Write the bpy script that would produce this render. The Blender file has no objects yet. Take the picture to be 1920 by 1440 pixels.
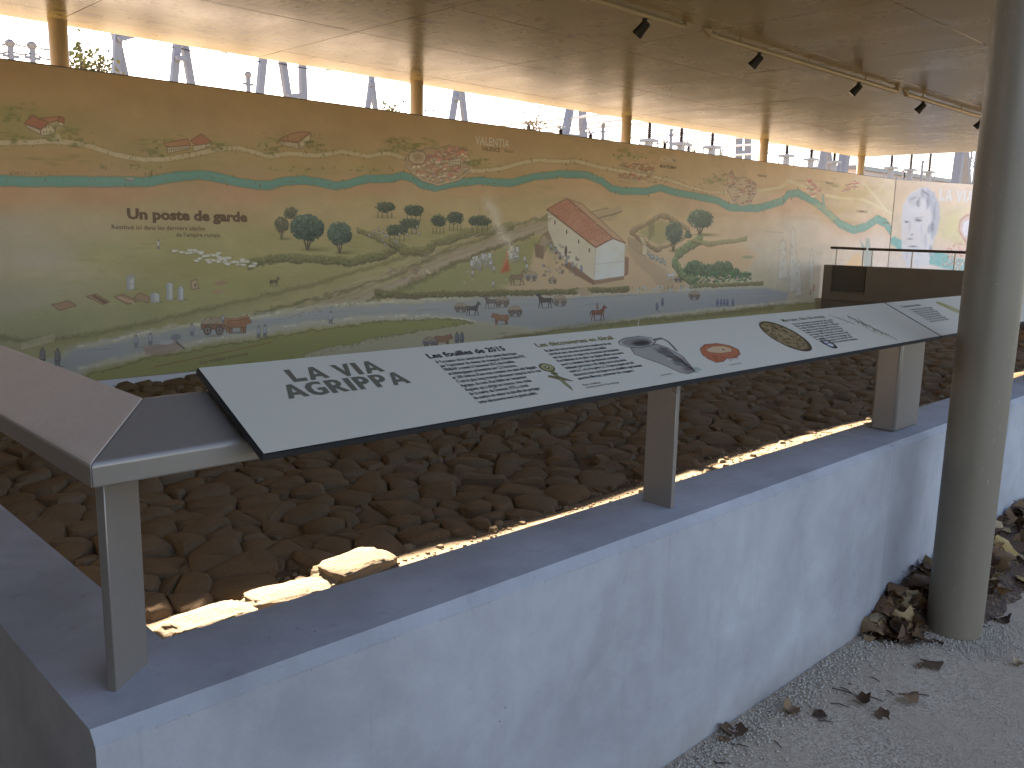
import bpy, bmesh, math, random
import numpy as np
from mathutils import Vector, Matrix, Quaternion, noise as mnoise
R = math.radians
random.seed(7); rng = np.random.default_rng(11)
SC = bpy.context.scene
COL = SC.collection

# ------------------------------------------------------------------ camera
F_PX, YAW, PITCH, ROLL, H = 1640.39, R(44.2487), R(9.8787), R(-1.2345), 1.5
_f = np.array([math.sin(YAW)*math.cos(PITCH), math.cos(YAW)*math.cos(PITCH), -math.sin(PITCH)])
_r = np.array([math.cos(YAW), -math.sin(YAW), 0.0]); _d = np.cross(_f, _r)
CAM = np.array([math.cos(ROLL)*_r+math.sin(ROLL)*_d, -math.sin(ROLL)*_r+math.cos(ROLL)*_d, _f])
EYE = np.array([0, 0, H])
cd = bpy.data.cameras.new('camera'); cam = bpy.data.objects.new('camera', cd); COL.objects.link(cam)
cd.sensor_width = 36; cd.lens = 36*F_PX/1920; cd.clip_end = 1500; cd.clip_start = .05
cam.matrix_world = Matrix(((CAM[0][0], -CAM[1][0], -CAM[2][0], 0), (CAM[0][1], -CAM[1][1], -CAM[2][1], 0),
                           (CAM[0][2], -CAM[1][2], -CAM[2][2], H), (0, 0, 0, 1)))
SC.camera = cam

# ------------------------------------------------------------------ light
SUN_AZ, SUN_EL = R(20), R(26.0)          # azimuth from +Y towards +X
sdir = Vector((math.sin(SUN_AZ)*math.cos(SUN_EL), math.cos(SUN_AZ)*math.cos(SUN_EL), math.sin(SUN_EL)))
W = bpy.data.worlds.new('World'); SC.world = W; W.use_nodes = True
wn = W.node_tree.nodes; wl = W.node_tree.links; wn.clear()
sky = wn.new('ShaderNodeTexSky'); sky.sky_type = 'NISHITA'; sky.sun_disc = False
sky.sun_elevation = SUN_EL; sky.sun_rotation = SUN_AZ; sky.air_density = 1.0; sky.dust_density = .9; sky.ozone_density = 1.4
bg = wn.new('ShaderNodeBackground'); bg.inputs['Strength'].default_value = .058
wo = wn.new('ShaderNodeOutputWorld'); wl.new(sky.outputs[0], bg.inputs[0]); wl.new(bg.outputs[0], wo.inputs[0])
sl = bpy.data.lights.new('sun', 'SUN'); sl.energy = 5.0; sl.angle = R(.53); sl.color = (1, .85, .64)
so = bpy.data.objects.new('sun', sl); COL.objects.link(so); so.location = sdir*60
so.rotation_mode = 'QUATERNION'; so.rotation_quaternion = sdir.to_track_quat('Z', 'Y')
SC.view_settings.view_transform = 'Standard'; SC.view_settings.look = 'None'
SC.view_settings.gamma = 1; SC.view_settings.use_curve_mapping = False
SC.view_settings.exposure = 3.0
SC.view_settings.use_white_balance = True
SC.view_settings.white_balance_temperature = 7000; SC.view_settings.white_balance_tint = 22
SC.cycles.use_denoising = True
SC.cycles.max_bounces = 10; SC.cycles.diffuse_bounces = 7; SC.cycles.glossy_bounces = 4
SC.cycles.sample_clamp_indirect = 6

# ------------------------------------------------------------------ survey helpers
def ray(x, y): return CAM.T @ np.array([(x-960)/F_PX, (y-720)/F_PX, 1.0])
def aty(x, y, Y): d = ray(x, y); return EYE+d*(Y/d[1])
def atz(x, y, z): d = ray(x, y); return EYE+d*((z-H)/d[2])

# ------------------------------------------------------------------ object helpers
def wloc(o):
    v = Vector((0, 0, 0))
    while o is not None: v = v+Vector(o.location); o = o.parent
    return v
def tag(o, label=None, cat=None, group=None, kind=None):
    if label: o['label'] = label
    if cat: o['category'] = cat
    if group: o['group'] = group
    if kind: o['kind'] = kind
    return o
def thing(name, loc, label, cat, group=None):
    o = bpy.data.objects.new(name, None); COL.objects.link(o); o.location = loc; o.empty_display_size = .1
    return tag(o, label, cat, group)
def obj(name, me, mat=None, parent=None, loc=None):
    o = bpy.data.objects.new(name, me); COL.objects.link(o)
    if mat and not me.materials: me.materials.append(mat)
    if parent: o.parent = parent
    if loc is not None: o.location = loc
    return o
class MB:
    def __init__(s): s.v = []; s.f = []
    def add(s, vs, fs):
        n = len(s.v); s.v += [tuple(map(float, p)) for p in vs]; s.f += [tuple(i+n for i in q) for q in fs]; return s
    def box(s, a, b):
        (x0, y0, z0), (x1, y1, z1) = a, b
        return s.add([(x0,y0,z0),(x1,y0,z0),(x1,y1,z0),(x0,y1,z0),(x0,y0,z1),(x1,y0,z1),(x1,y1,z1),(x0,y1,z1)],
                     [(0,3,2,1),(4,5,6,7),(0,1,5,4),(1,2,6,5),(2,3,7,6),(3,0,4,7)])
    def bar(s, p, q, w, h=None, up=(0, 0, 1)):
        p, q = Vector(p), Vector(q); h = h or w; t = (q-p).normalized(); u = Vector(up)
        if abs(t.dot(u)) > .95: u = Vector((0, 1, 0))
        a = t.cross(u).normalized(); b = a.cross(t).normalized()
        vs = [c+a*i*w/2+b*j*h/2 for c in (p, q) for i, j in ((-1,-1),(1,-1),(1,1),(-1,1))]
        return s.add(vs, [(0,1,2,3),(7,6,5,4),(0,4,5,1),(1,5,6,2),(2,6,7,3),(3,7,4,0)])
    def tube(s, pts, rad, n=10, cap=True):
        pts = [Vector(p) for p in pts]; rr = rad if hasattr(rad, '__len__') else [rad]*len(pts)
        vs = []; 
        t0 = (pts[1]-pts[0]).normalized(); u = Vector((0,0,1)) if abs(t0.z) < .9 else Vector((0,1,0))
        a = t0.cross(u).normalized()
        for i, p in enumerate(pts):
            t = (pts[min(i+1, len(pts)-1)]-pts[max(i-1, 0)]).normalized()
            a = (a-t*a.dot(t)).normalized(); b = t.cross(a)
            vs += [p+(a*math.cos(2*math.pi*k/n)+b*math.sin(2*math.pi*k/n))*rr[i] for k in range(n)]
        fs = [(i*n+k, i*n+(k+1)%n, (i+1)*n+(k+1)%n, (i+1)*n+k) for i in range(len(pts)-1) for k in range(n)]
        if cap: fs += [tuple(range(n-1, -1, -1)), tuple((len(pts)-1)*n+k for k in range(n))]
        return s.add(vs, fs)
    def prism(s, poly, y0, y1, axis='y'):     # poly of 2-D points extruded along an axis
        m = {'y': lambda p, t: (p[0], t, p[1]), 'x': lambda p, t: (t, p[0], p[1]), 'z': lambda p, t: (p[0], p[1], t)}[axis]
        n = len(poly)
        return s.add([m(p, y0) for p in poly]+[m(p, y1) for p in poly],
                     [tuple(range(n-1, -1, -1)), tuple(range(n, 2*n))]+[(i, (i+1)%n, n+(i+1)%n, n+i) for i in range(n)])
    def mesh(s, name, off=(0, 0, 0), bevel=0, seg=2, smooth=False, angle=30):
        me = bpy.data.meshes.new(name); me.from_pydata([(x-off[0], y-off[1], z-off[2]) for x, y, z in s.v], [], s.f)
        bm = bmesh.new(); bm.from_mesh(me); bmesh.ops.recalc_face_normals(bm, faces=bm.faces)
        if bevel:
            es = [e for e in bm.edges if e.is_manifold and e.calc_face_angle(0) > R(25)]
            for f in bm.faces: f.smooth = False
            r = bmesh.ops.bevel(bm, geom=es, offset=bevel, segments=seg, affect='EDGES', profile=.5, clamp_overlap=True)
            for f in r['faces']: f.smooth = True
            for f in bm.faces:                   # big flat faces stay flat, only the rounded edge is smoothed
                if f.calc_area() > bevel*bevel*8 and min(e.calc_length() for e in f.edges) > bevel*1.5: f.smooth = False
        bm.to_mesh(me); bm.free()
        if smooth and not bevel:
            me.polygons.foreach_set('use_smooth', [True]*len(me.polygons))
            me.set_sharp_from_angle(angle=R(angle))
        return me
    def build(s, name, mat, parent=None, bevel=0, seg=2, smooth=False, angle=30):
        off = wloc(parent) if parent else (0, 0, 0)
        return obj(name, s.mesh(name, off, bevel, seg, smooth, angle), mat, parent)

# ------------------------------------------------------------------ materials
def s2l(c): return tuple(((v/255)/12.92 if v/255 <= .04045 else ((v/255+.055)/1.055)**2.4) for v in c)
class NT:
    def __init__(s, name):
        s.m = bpy.data.materials.new(name); s.m.use_nodes = True; s.t = s.m.node_tree; s.n = s.t.nodes; s.n.clear()
        s.out = s.n.new('ShaderNodeOutputMaterial'); s.b = s.n.new('ShaderNodeBsdfPrincipled'); s.l(s.b.outputs[0], s.out.inputs[0])
    def l(s, a, b): s.t.links.new(a, b)
    def co(s, kind='Object', scale=(1, 1, 1)):
        c = s.n.new('ShaderNodeTexCoord'); m = s.n.new('ShaderNodeMapping'); m.inputs['Scale'].default_value = scale
        s.l(c.outputs[kind], m.inputs[0]); return m.outputs[0]
    def geo(s, scale=(1, 1, 1), loc=(0, 0, 0)):
        c = s.n.new('ShaderNodeNewGeometry'); m = s.n.new('ShaderNodeMapping'); m.inputs['Scale'].default_value = scale
        m.inputs['Location'].default_value = loc
        s.l(c.outputs['Position'], m.inputs[0]); return m.outputs[0]
    def noise(s, vec, scale, detail=4, rough=.55, dist=0):
        n = s.n.new('ShaderNodeTexNoise'); n.inputs['Scale'].default_value = scale; n.inputs['Detail'].default_value = detail
        n.inputs['Roughness'].default_value = rough; n.inputs['Distortion'].default_value = dist; s.l(vec, n.inputs['Vector']); return n.outputs[0]
    def voro(s, vec, scale, feature='F1', rnd=1):
        n = s.n.new('ShaderNodeTexVoronoi'); n.feature = feature; n.inputs['Scale'].default_value = scale
        n.inputs['Randomness'].default_value = rnd; s.l(vec, n.inputs['Vector']); return n
    def ramp(s, fac, stops, interp='LINEAR'):
        n = s.n.new('ShaderNodeValToRGB'); e = n.color_ramp.elements; n.color_ramp.interpolation = interp
        while len(e) < len(stops): e.new(.5)
        for el, (p, c) in zip(e, stops):
            el.position = p; el.color = (*c, 1) if hasattr(c, '__len__') else (c, c, c, 1)
        s.l(fac, n.inputs[0]); return n.outputs[0]
    def mix(s, fac, a, b, mode='MIX'):
        n = s.n.new('ShaderNodeMix'); n.data_type = 'RGBA'; n.blend_type = mode
        for v, i in ((fac, 0), (a, 6), (b, 7)):
            if hasattr(v, 'is_output'): s.l(v, n.inputs[i])
            else: n.inputs[i].default_value = v if i == 0 else (*v, 1)
        return n.outputs[2]
    def math(s, op, a, b=None):
        n = s.n.new('ShaderNodeMath'); n.operation = op
        for v, i in ((a, 0), (b, 1)):
            if v is None: continue
            if hasattr(v, 'is_output'): s.l(v, n.inputs[i])
            else: n.inputs[i].default_value = v
        return n.outputs[0]
    def bump(s, h, strength=.3, dist=.01):
        n = s.n.new('ShaderNodeBump'); n.inputs['Strength'].default_value = strength; n.inputs['Distance'].default_value = dist
        s.l(h, n.inputs['Height']); s.l(n.outputs[0], s.b.inputs['Normal'])
    def set(s, **k):
        for a, v in k.items():
            i = s.b.inputs[{'color': 'Base Color', 'rough': 'Roughness', 'metal': 'Metallic', 'spec': 'Specular IOR Level'}[a]]
            if hasattr(v, 'is_output'): s.l(v, i)
            else: i.default_value = (*v, 1) if hasattr(v, '__len__') else v
        return s

def plain(name, col, rough=.6, metal=0, var=.12, bump=.05, scale=30):
    t = NT(name); v = t.geo(); n = t.noise(v, scale, 5, .6); n2 = t.noise(v, scale*.08, 3)
    c = t.mix(n, tuple(c*(1-var) for c in col), tuple(min(c*(1+var), 1) for c in col))
    c = t.mix(t.math('MULTIPLY', n2, .35), c, tuple(c*.78 for c in col))
    t.set(color=c, rough=t.ramp(n2, [(.3, max(rough-.08, 0)), (.7, min(rough+.08, 1))]), metal=metal)
    if bump: t.bump(n, bump, .004)
    return t.m
M = {}
def concrete():
    t = NT('cast_concrete'); v = t.geo()
    big = t.noise(v, 1.6, 5, .6, .4); mid = t.noise(t.geo((1, 1, .8)), 5, 6, .64); fine = t.noise(v, 160, 3, .6)
    c = t.ramp(big, [(.3, (.31, .312, .32)), (.5, (.41, .413, .424)), (.72, (.51, .514, .528))])
    c = t.mix(t.ramp(mid, [(.42, 0), (.75, .55)]), c, (.29, .286, .286))
    cl = t.noise(v, 3.0, 8, .62, .25); c = t.mix(t.ramp(cl, [(.52, 0), (.62, .17), (.75, .12)]), c, (.60, .605, .615)); cl2 = t.noise(t.geo((1, 1, 1), (7, 3, 2)), 4.2, 8, .65, .2); c = t.mix(t.ramp(cl2, [(.54, 0), (.66, .2)]), c, (.27, .268, .27))
    vein = t.noise(t.geo((1, 1, .18)), 2.6, 4, .6, .8)
    c = t.mix(t.ramp(vein, [(.55, 0), (.68, .22), (.8, .05)]), c, (.56, .565, .575))
    pores = t.voro(v, 26, 'F1'); pm = t.ramp(pores.outputs['Distance'], [(.035, 1), (.075, 0)])
    gate = t.ramp(t.noise(v, 5, 2), [(.56, 0), (.6, 1)])
    pm = t.math('MULTIPLY', pm, gate)
    c = t.mix(pm, c, (.16, .14, .12)); c = t.mix(t.math('MULTIPLY', fine, .25), c, (.2, .195, .19))
    g = t.n.new('ShaderNodeNewGeometry'); sx = t.n.new('ShaderNodeSeparateXYZ'); t.l(g.outputs['Position'], sx.inputs[0])
    spl = t.math('SUBTRACT', t.math('MULTIPLY', t.noise(t.geo((1, 1, .6)), 7, 6, .7), .30), sx.outputs[2])
    c = t.mix(t.ramp(spl, [(.0, 0), (.16, .5)]), c, (.27, .235, .19))
    run = t.noise(t.geo((1, 1, .05)), 16, 3, .6); c = t.mix(t.ramp(run, [(.62, 0), (.72, .28)]), c, (.22, .205, .19))
    t.set(color=c, rough=.78, spec=.3)
    h = t.math('SUBTRACT', t.math('ADD', t.math('MULTIPLY', fine, .35), mid), t.math('MULTIPLY', pm, 2)); t.bump(h, .22, .003)
    return t.m
M['concrete'] = concrete()
def ceiling_mat():
    t = NT('ceiling_concrete'); v = t.geo()
    big = t.noise(v, .55, 5, .6, .3); mid = t.noise(t.geo((1, .6, 1)), 1.7, 5, .6); fine = t.noise(v, 60, 3)
    c = t.ramp(big, [(.3, (.335, .262, .112)), (.55, (.39, .31, .137)), (.75, (.43, .342, .156))])
    c = t.mix(t.ramp(mid, [(.45, 0), (.8, .3)]), c, (.315, .25, .11))
    # dried drip marks gathered near the back edge on the left
    d = t.noise(t.geo((1.0, 1.5, 1)), 3.6, 2, .5, .8); spots = t.ramp(d, [(.59, 0), (.605, 1)])
    g = t.n.new('ShaderNodeNewGeometry'); sx = t.n.new('ShaderNodeSeparateXYZ'); t.l(g.outputs['Position'], sx.inputs[0])
    mx = t.ramp(t.math('DIVIDE', sx.outputs[0], 20), [(.1, 1), (.42, .9), (.62, 0)])
    my = t.ramp(t.math('DIVIDE', sx.outputs[1], 12), [(.45, 0), (.62, 1), (.88, 1), (.9, 0)])
    m = t.math('MULTIPLY', t.math('MULTIPLY', mx, my), spots)
    c = t.mix(t.math('MULTIPLY', m, .8), c, (.15, .095, .045))
    # comb of short drip ticks along one formwork seam
    wx = t.math('FRACT', t.math('MULTIPLY', sx.outputs[0], 9.0)); tick = t.math('LESS_THAN', wx, .28)
    cy = t.math('ABSOLUTE', t.math('SUBTRACT', t.math('ADD', sx.outputs[1], t.math('MULTIPLY', t.noise(v, .9, 2), .5)), 8.55))
    band = t.math('LESS_THAN', cy, t.math('MULTIPLY', t.noise(v, 7, 2), .26))
    xr = t.math('MULTIPLY', t.math('GREATER_THAN', sx.outputs[0], 3.2), t.math('LESS_THAN', sx.outputs[0], 8.2))
    c = t.mix(t.math('MULTIPLY', t.math('MULTIPLY', tick, band), t.math('MULTIPLY', xr, .6)), c, (.18, .12, .07))
    t.set(color=c, rough=t.ramp(mid, [(.3, .25), (.75, .33)]), spec=.26)
    t.bump(t.math('ADD', t.math('MULTIPLY', fine, .2), mid), .02, .004)
    return t.m
M['ceiling'] = ceiling_mat()
M['column'] = plain('column_paint', (.20, .165, .115), .42, 0, .06, .03, 45)
def column_mat():
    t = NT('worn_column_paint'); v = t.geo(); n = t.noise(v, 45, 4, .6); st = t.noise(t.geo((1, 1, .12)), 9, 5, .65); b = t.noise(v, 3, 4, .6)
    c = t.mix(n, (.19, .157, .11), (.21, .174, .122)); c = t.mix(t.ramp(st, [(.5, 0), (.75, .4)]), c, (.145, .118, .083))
    sc = t.noise(t.geo((1, 1, .5)), 70, 2, .5); g = t.ramp(t.noise(v, 4.5, 3), [(.56, 0), (.64, 1)])
    c = t.mix(t.math('MULTIPLY', t.ramp(sc, [(.66, 0), (.70, .6)]), g), c, (.34, .30, .24))
    t.set(color=c, rough=t.ramp(b, [(.3, .36), (.7, .52)])); t.bump(n, .04, .003); return t.m
M['column'] = column_mat()
M['lit_slot_column'] = plain('slot_lit_column_paint', (.44, .335, .20), .45, 0, .06, .03, 45)  # column paint lightened: brightness of the open slot put into the colour
M['steel'] = plain('rail_lacquer', (.27, .235, .20), .33, .35, .06, .015, 60)
def dusty_lit_steel():
    t = NT('dusty_lit_rail_lacquer'); v = t.geo(); n = t.noise(v, 5, 6, .65, .5); f = t.noise(v, 90, 4, .7)
    g = t.n.new('ShaderNodeNewGeometry'); sx = t.n.new('ShaderNodeSeparateXYZ'); t.l(g.outputs['Normal'], sx.inputs[0])
    up = t.ramp(sx.outputs[2], [(.35, 0), (.8, 1)])  # upward faces paler: dust plus warm light from above put into the colour
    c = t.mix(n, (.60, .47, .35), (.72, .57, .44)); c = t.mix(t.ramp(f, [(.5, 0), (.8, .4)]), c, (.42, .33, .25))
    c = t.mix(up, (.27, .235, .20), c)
    t.set(color=c, rough=t.ramp(up, [(0, .36), (1, .62)]), metal=0); t.bump(f, .05, .003); return t.m
M['dusty_lit'] = dusty_lit_steel()
M['core'] = plain('black_panel_core', (.02, .02, .02), .5)
M['print_white'] = plain('panel_laminate', (.66, .67, .65), .42, 0, .015, 0)
M['ink'] = plain('ink_dark', (.012, .014, .03), .5, 0, .05, 0)
M['ink_bronze'] = plain('ink_bronze', (.13, .118, .085), .5, 0, .05, 0)
M['ink_ochre'] = plain('ink_ochre', (.16, .13, .025), .5, 0, .05, 0)
M['ink_brown'] = plain('ink_brown', (.20, .125, .07), .5, 0, .06, 0)
M['ink_cream'] = plain('ink_cream', (.93, .87, .74), .5, 0, .04, 0)
M['ink_white'] = plain('ink_white', (.85, .83, .78), .5, 0, .03, 0)
M['black'] = plain('black_fitting', (.018, .015, .012), .45, .1)
M['lens'] = plain('spot_lens', (.12, .11, .10), .15, .2, .05, 0)
M['tube'] = plain('track_tube', (.52, .42, .28), .4, 0, .05, .02)
M['galv'] = plain('galvanised_steel', (.19, .205, .24), .55, .1, .08, .03)
M['stand'] = plain('zinc_stand', (.27, .29, .32), .5, .1, .08, 0)
M['insul'] = plain('insulator_glaze', (.03, .025, .025), .3)
M['porcelain'] = plain('grey_porcelain', (.2, .2, .21), .3)
M['alu'] = plain('aluminium_tube', (.62, .62, .64), .4, .4, .05, 0)
M['dark_wall'] = plain('dark_rendered_wall', (.18, .142, .102), .75, 0, .12, .1, 20)
M['hatch'] = plain('dark_hatch_steel', (.075, .058, .042), .5, .1, .08, .02)
M['rail_dark'] = plain('dark_wood_handrail', (.055, .035, .022), .45)
M['stainless'] = plain('stainless_baluster', (.42, .40, .37), .3, .7, .05, 0)
M['plinth'] = plain('pale_plinth', (.78, .77, .76), .8, 0, .1, .1)
M['roof_top'] = plain('roof_gravel', (.35, .33, .3), .9)
M['house_wall'] = plain('far_render', (.55, .47, .42), .9)
M['glass'] = plain('far_window', (.06, .07, .09), .2)
def ground_mat():
    t = NT('compacted_sand_gravel'); v = t.geo()
    big = t.noise(v, 1.1, 5, .6, .5); mid = t.noise(v, 14, 5, .65); vo = t.voro(v, 170); vo2 = t.voro(v, 420)
    c = t.ramp(big, [(.3, (.41, .31, .215)), (.7, (.54, .42, .295))])
    c = t.mix(t.ramp(mid, [(.4, 0), (.75, .5)]), c, (.325, .245, .17))
    gr = t.ramp(vo.outputs['Color'], [(.1, (.16, .118, .084)), (.5, (.47, .37, .26)), (.92, (.76, .64, .49))])
    c = t.mix(t.ramp(t.noise(v, 3.5, 3), [(.38, .15), (.66, .62)]), c, gr)
    t.set(color=c, rough=.95, spec=.2)
    h = t.math('ADD', t.math('MULTIPLY', t.math('SUBTRACT', 1, vo.outputs['Distance']), .7), t.math('ADD', mid, t.math('MULTIPLY', vo2.outputs['Distance'], .4)))
    t.bump(h, .35, .004); return t.m
M['ground'] = ground_mat()
def soil_mat():
    t = NT('bed_soil'); v = t.geo(); n = t.noise(v, 9, 6, .65); vo = t.voro(v, 60)
    c = t.ramp(n, [(.3, (.10, .066, .034)), (.7, (.19, .132, .074))])
    c = t.mix(t.math('MULTIPLY', vo.outputs['Distance'], .5), c, (.26, .19, .13))
    t.set(color=c, rough=.95, spec=.15); t.bump(t.math('ADD', n, t.math('MULTIPLY', vo.outputs['Distance'], -.6)), .7, .02); return t.m
M['soil'] = soil_mat()
def stone_mat(name, a, b, c2, objrand=True):
    t = NT(name); v = t.geo(); n = t.noise(v, 7, 6, .65, .3); f = t.noise(v, 55, 5, .7); cell = t.voro(v, 4.2)
    i = t.n.new('ShaderNodeObjectInfo') if objrand else None
    c = t.mix(n, a, b)
    c = t.mix(t.ramp(i.outputs['Random'] if objrand else cell.outputs['Color'], [(.2, 0), (.9, .75)]), c, c2)
    c = t.mix(t.ramp(f, [(.5, 0), (.85, .55)]), c, tuple(x*.55 for x in a))
    t.set(color=c, rough=.88, spec=.25); t.bump(t.math('ADD', n, t.math('MULTIPLY', f, .7)), .85, .016); return t.m
M['stone'] = stone_mat('bed_stone', (.165, .108, .054), (.28, .195, .105), (.235, .172, .105))
M['stone_field'] = stone_mat('bed_stone_field', (.16, .105, .053), (.27, .188, .103), (.225, .165, .1), False)
M['kerb'] = stone_mat('kerb_limestone', (.27, .215, .135), (.36, .30, .20), (.30, .255, .18))
def leaf_mat():
    t = NT('dry_leaf'); i = t.n.new('ShaderNodeObjectInfo'); v = t.co('Object')
    c = t.ramp(i.outputs['Random'], [(0, (.06, .03, .015)), (.35, (.13, .066, .03)), (.68, (.21, .115, .052)), (.88, (.31, .19, .09)), (.97, (.46, .34, .18)), (1, (.42, .27, .07))])
    n = t.noise(v, 40, 4, .6); c = t.mix(t.math('MULTIPLY', n, .5), c, (.05, .025, .012))
    t.set(color=c, rough=.6, spec=.35); t.bump(n, .4, .003); return t.m
M['leaf'] = leaf_mat()
M['twig'] = plain('dry_twig', (.07, .048, .032), .8)
M['grit'] = plain('loose_grit', (.46, .39, .30), .9, 0, .35, 0, 200)
M['bark'] = plain('tree_bark', (.12, .09, .065), .9)
def foliage_mat(name, a, b):
    t = NT(name); n = t.noise(t.geo(), 6, 2); t.set(color=t.mix(n, a, b), rough=.6)
    t.b.inputs['Transmission Weight'].default_value = 0; return t.m
M['foliage'] = foliage_mat('tree_foliage', (.07, .09, .02), (.16, .16, .045))
M['autumn'] = foliage_mat('autumn_foliage', (.20, .10, .04), (.22, .2, .07))

# ================================================================== SETTING
BED = -.42; CZ = 3.69
gx, gy = [-80, .5, 20.95, 300], [-60, 1.4, 10.7, 400]
vs = [(x, y, 0) for y in gy for x in gx]
fs = [(j*4+i, j*4+i+1, (j+1)*4+i+1, (j+1)*4+i) for j in range(3) for i in range(3) if not (i == 1 and j == 1)]
rear_bounce_damper = MB().add([(-80, -60, .004), (300, -60, .004), (300, -3.2, .004), (-80, -3.2, .004)], [(0, 1, 2, 3)]).build('rear_bounce_damper', plain('damper_dark', (.05, .065, .022), .9, 0, .3, .3, 20)); tag(rear_bounce_damper, kind='structure')  # unseen dark sheet added behind the camera to cut warm ground bounce
ground = MB().add(vs, fs).build('ground', M['ground']); tag(ground, kind='structure')

yard = MB().add([(-80, 10.86, .004), (300, 10.86, .004), (300, 70, .004), (-80, 70, .004)], [(0, 1, 2, 3)]).build('yard_gravel', plain('yard_limestone_gravel', (.31, .265, .18), .95, 0, .15, .3, 40)); tag(yard, kind='structure')
side = MB().box((-1.5, -1.9, -.05), (-1.2, 2.4, CZ-.004)).build('side_light_block', plain('side_block_render', (.12, .09, .06), .85, 0, .1, .1, 20)); tag(side, kind='structure')  # unseen wall added to block light from the left
absorber = MB().add([(-9, 1.42, .004), (.404, 1.42, .004), (.404, 10.6, .004), (-9, 10.6, .004)], [(0, 1, 2, 3)]).build('side_bounce_absorber', plain('dark_absorber', (.05, .038, .026), .95, 0, .3, .4, 30)); tag(absorber, kind='structure')  # unseen dark sheet added to swallow sun bounce on the left
bedo = MB()
nx, ny = 120, 60
X0, X1, Y0, Y1 = .55, 20.98, 1.5, 10.72
def bed_h(x, y):
    return BED+.03*math.sin(x*.9+1)+.025*math.sin(y*1.7+x*.4)+.035*math.exp(-((y-6.5)/2.2)**2)+.05*math.exp(-((y-3.45)/.42)**4)
bv = [(X0+(X1-X0)*i/nx, Y0+(Y1-Y0)*j/ny, 0) for j in range(ny+1) for i in range(nx+1)]
bv = [(x, y, bed_h(x, y)+random.uniform(-.012, .012)) for x, y, z in bv]
bedo.add(bv, [(j*(nx+1)+i, j*(nx+1)+i+1, (j+1)*(nx+1)+i+1, (j+1)*(nx+1)+i) for j in range(ny) for i in range(nx)])
bed = bedo.build('excavated_road_bed', M['soil'], smooth=True, angle=80); tag(bed, kind='structure')

# ------------------------------------------------------------------ canopy roof and its columns
CZ = 3.69
roof = thing('canopy_roof', (8, 6, CZ), 'long flat canopy roof with tan concrete underside and panel joints above the excavation', 'roof')
JX = [-9.04+2.5*k for k in range(14)][:13]+[23.72]
JX = [-9.04, -6.54, -4.04, -1.54, .96, 3.46, 5.96, 8.46, 10.96, 13.46, 15.96, 18.46, 20.96, 23.72]
JY = [.72, 2.12, 3.78, 5.44, 7.10, 8.76, 10.42, 11.09]
for i in range(len(JX)-1):
    for j in range(len(JY)-1):
        g = .003; dz = random.uniform(0, .0015)
        MB().box((JX[i]+g, JY[j]+g, CZ+dz), (JX[i+1]-g, JY[j+1]-g, CZ+.055)).build('ceiling_panel', M['ceiling'], roof, bevel=.003, seg=1)
MB().box((JX[0], JY[0], CZ+.055), (JX[-1], JY[-1], CZ+.30)).build('roof_deck', M['roof_top'], roof)

def column(x, y, zb, label, group):
    t = thing('roof_column', (x, y, zb), label, 'column', group)
    n = 40
    MB().tube([(x, y, zb), (x, y, CZ+.03)], .1, n).build('shaft', M['column'] if y < 5 else M['lit_slot_column'], t, smooth=True, angle=50)
    return t
column(3.5, 1.085, -.05, 'thick grey brown round column in front of the low wall with dry leaves at its foot', 'round columns carrying the canopy')
names = ['slim tan column standing behind the mural above the red roofed farm, leftmost in the gap',
         'tan column behind the mural above the painted walled city by the river',
         'tan column behind the mural just right of the leaning legs of a pylon and busbars',
         'tan column behind the mural between insulator stands and the oval painted town',
         'tan column behind the mural nearest the far end of the canopy']
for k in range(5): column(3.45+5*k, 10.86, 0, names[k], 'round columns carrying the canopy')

# ------------------------------------------------------------------ low concrete wall (L shaped)
parapet = thing('low_concrete_wall', (.4, 1.31, 0), 'low pale concrete wall with smooth top and a corner, in front of the stone bed', 'wall')
WT = .727
outl = [(.405, 1.314), (27.5, 1.314), (27.5, 1.56), (.612, 1.56), (.612, 10.6), (.405, 10.6)]
m = MB().prism(outl, -.6, WT, 'z')
wb = m.mesh('wall_body', wloc(parapet))
bm = bmesh.new(); bm.from_mesh(wb)
es = [e for e in bm.edges if all(abs(v.co.z-(WT)) < 1e-4 and abs(v.co.y-.004) < 2e-3 for v in e.verts)]
bmesh.ops.bevel(bm, geom=es, offset=.022, segments=1, affect='EDGES')
long = [e for e in bm.edges if e.calc_length() > 3]
bm.to_mesh(wb); bm.free()
obj('wall_body', wb, M['concrete'], parapet)
# ragged trowelled lip under the chamfer, broken by chips
lip = MB(); x = .43
while x < 16:
    w = random.uniform(.012, .07)
    if random.random() < .84:
        h = random.uniform(.0015, .0045)
        lip.box((x, 1.3128, WT-.0235-h), (x+w, 1.3150, WT-.0225))
    x += w+random.uniform(.0, .03)
lip.build('trowelled_lip', M['concrete'], parapet)

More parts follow.
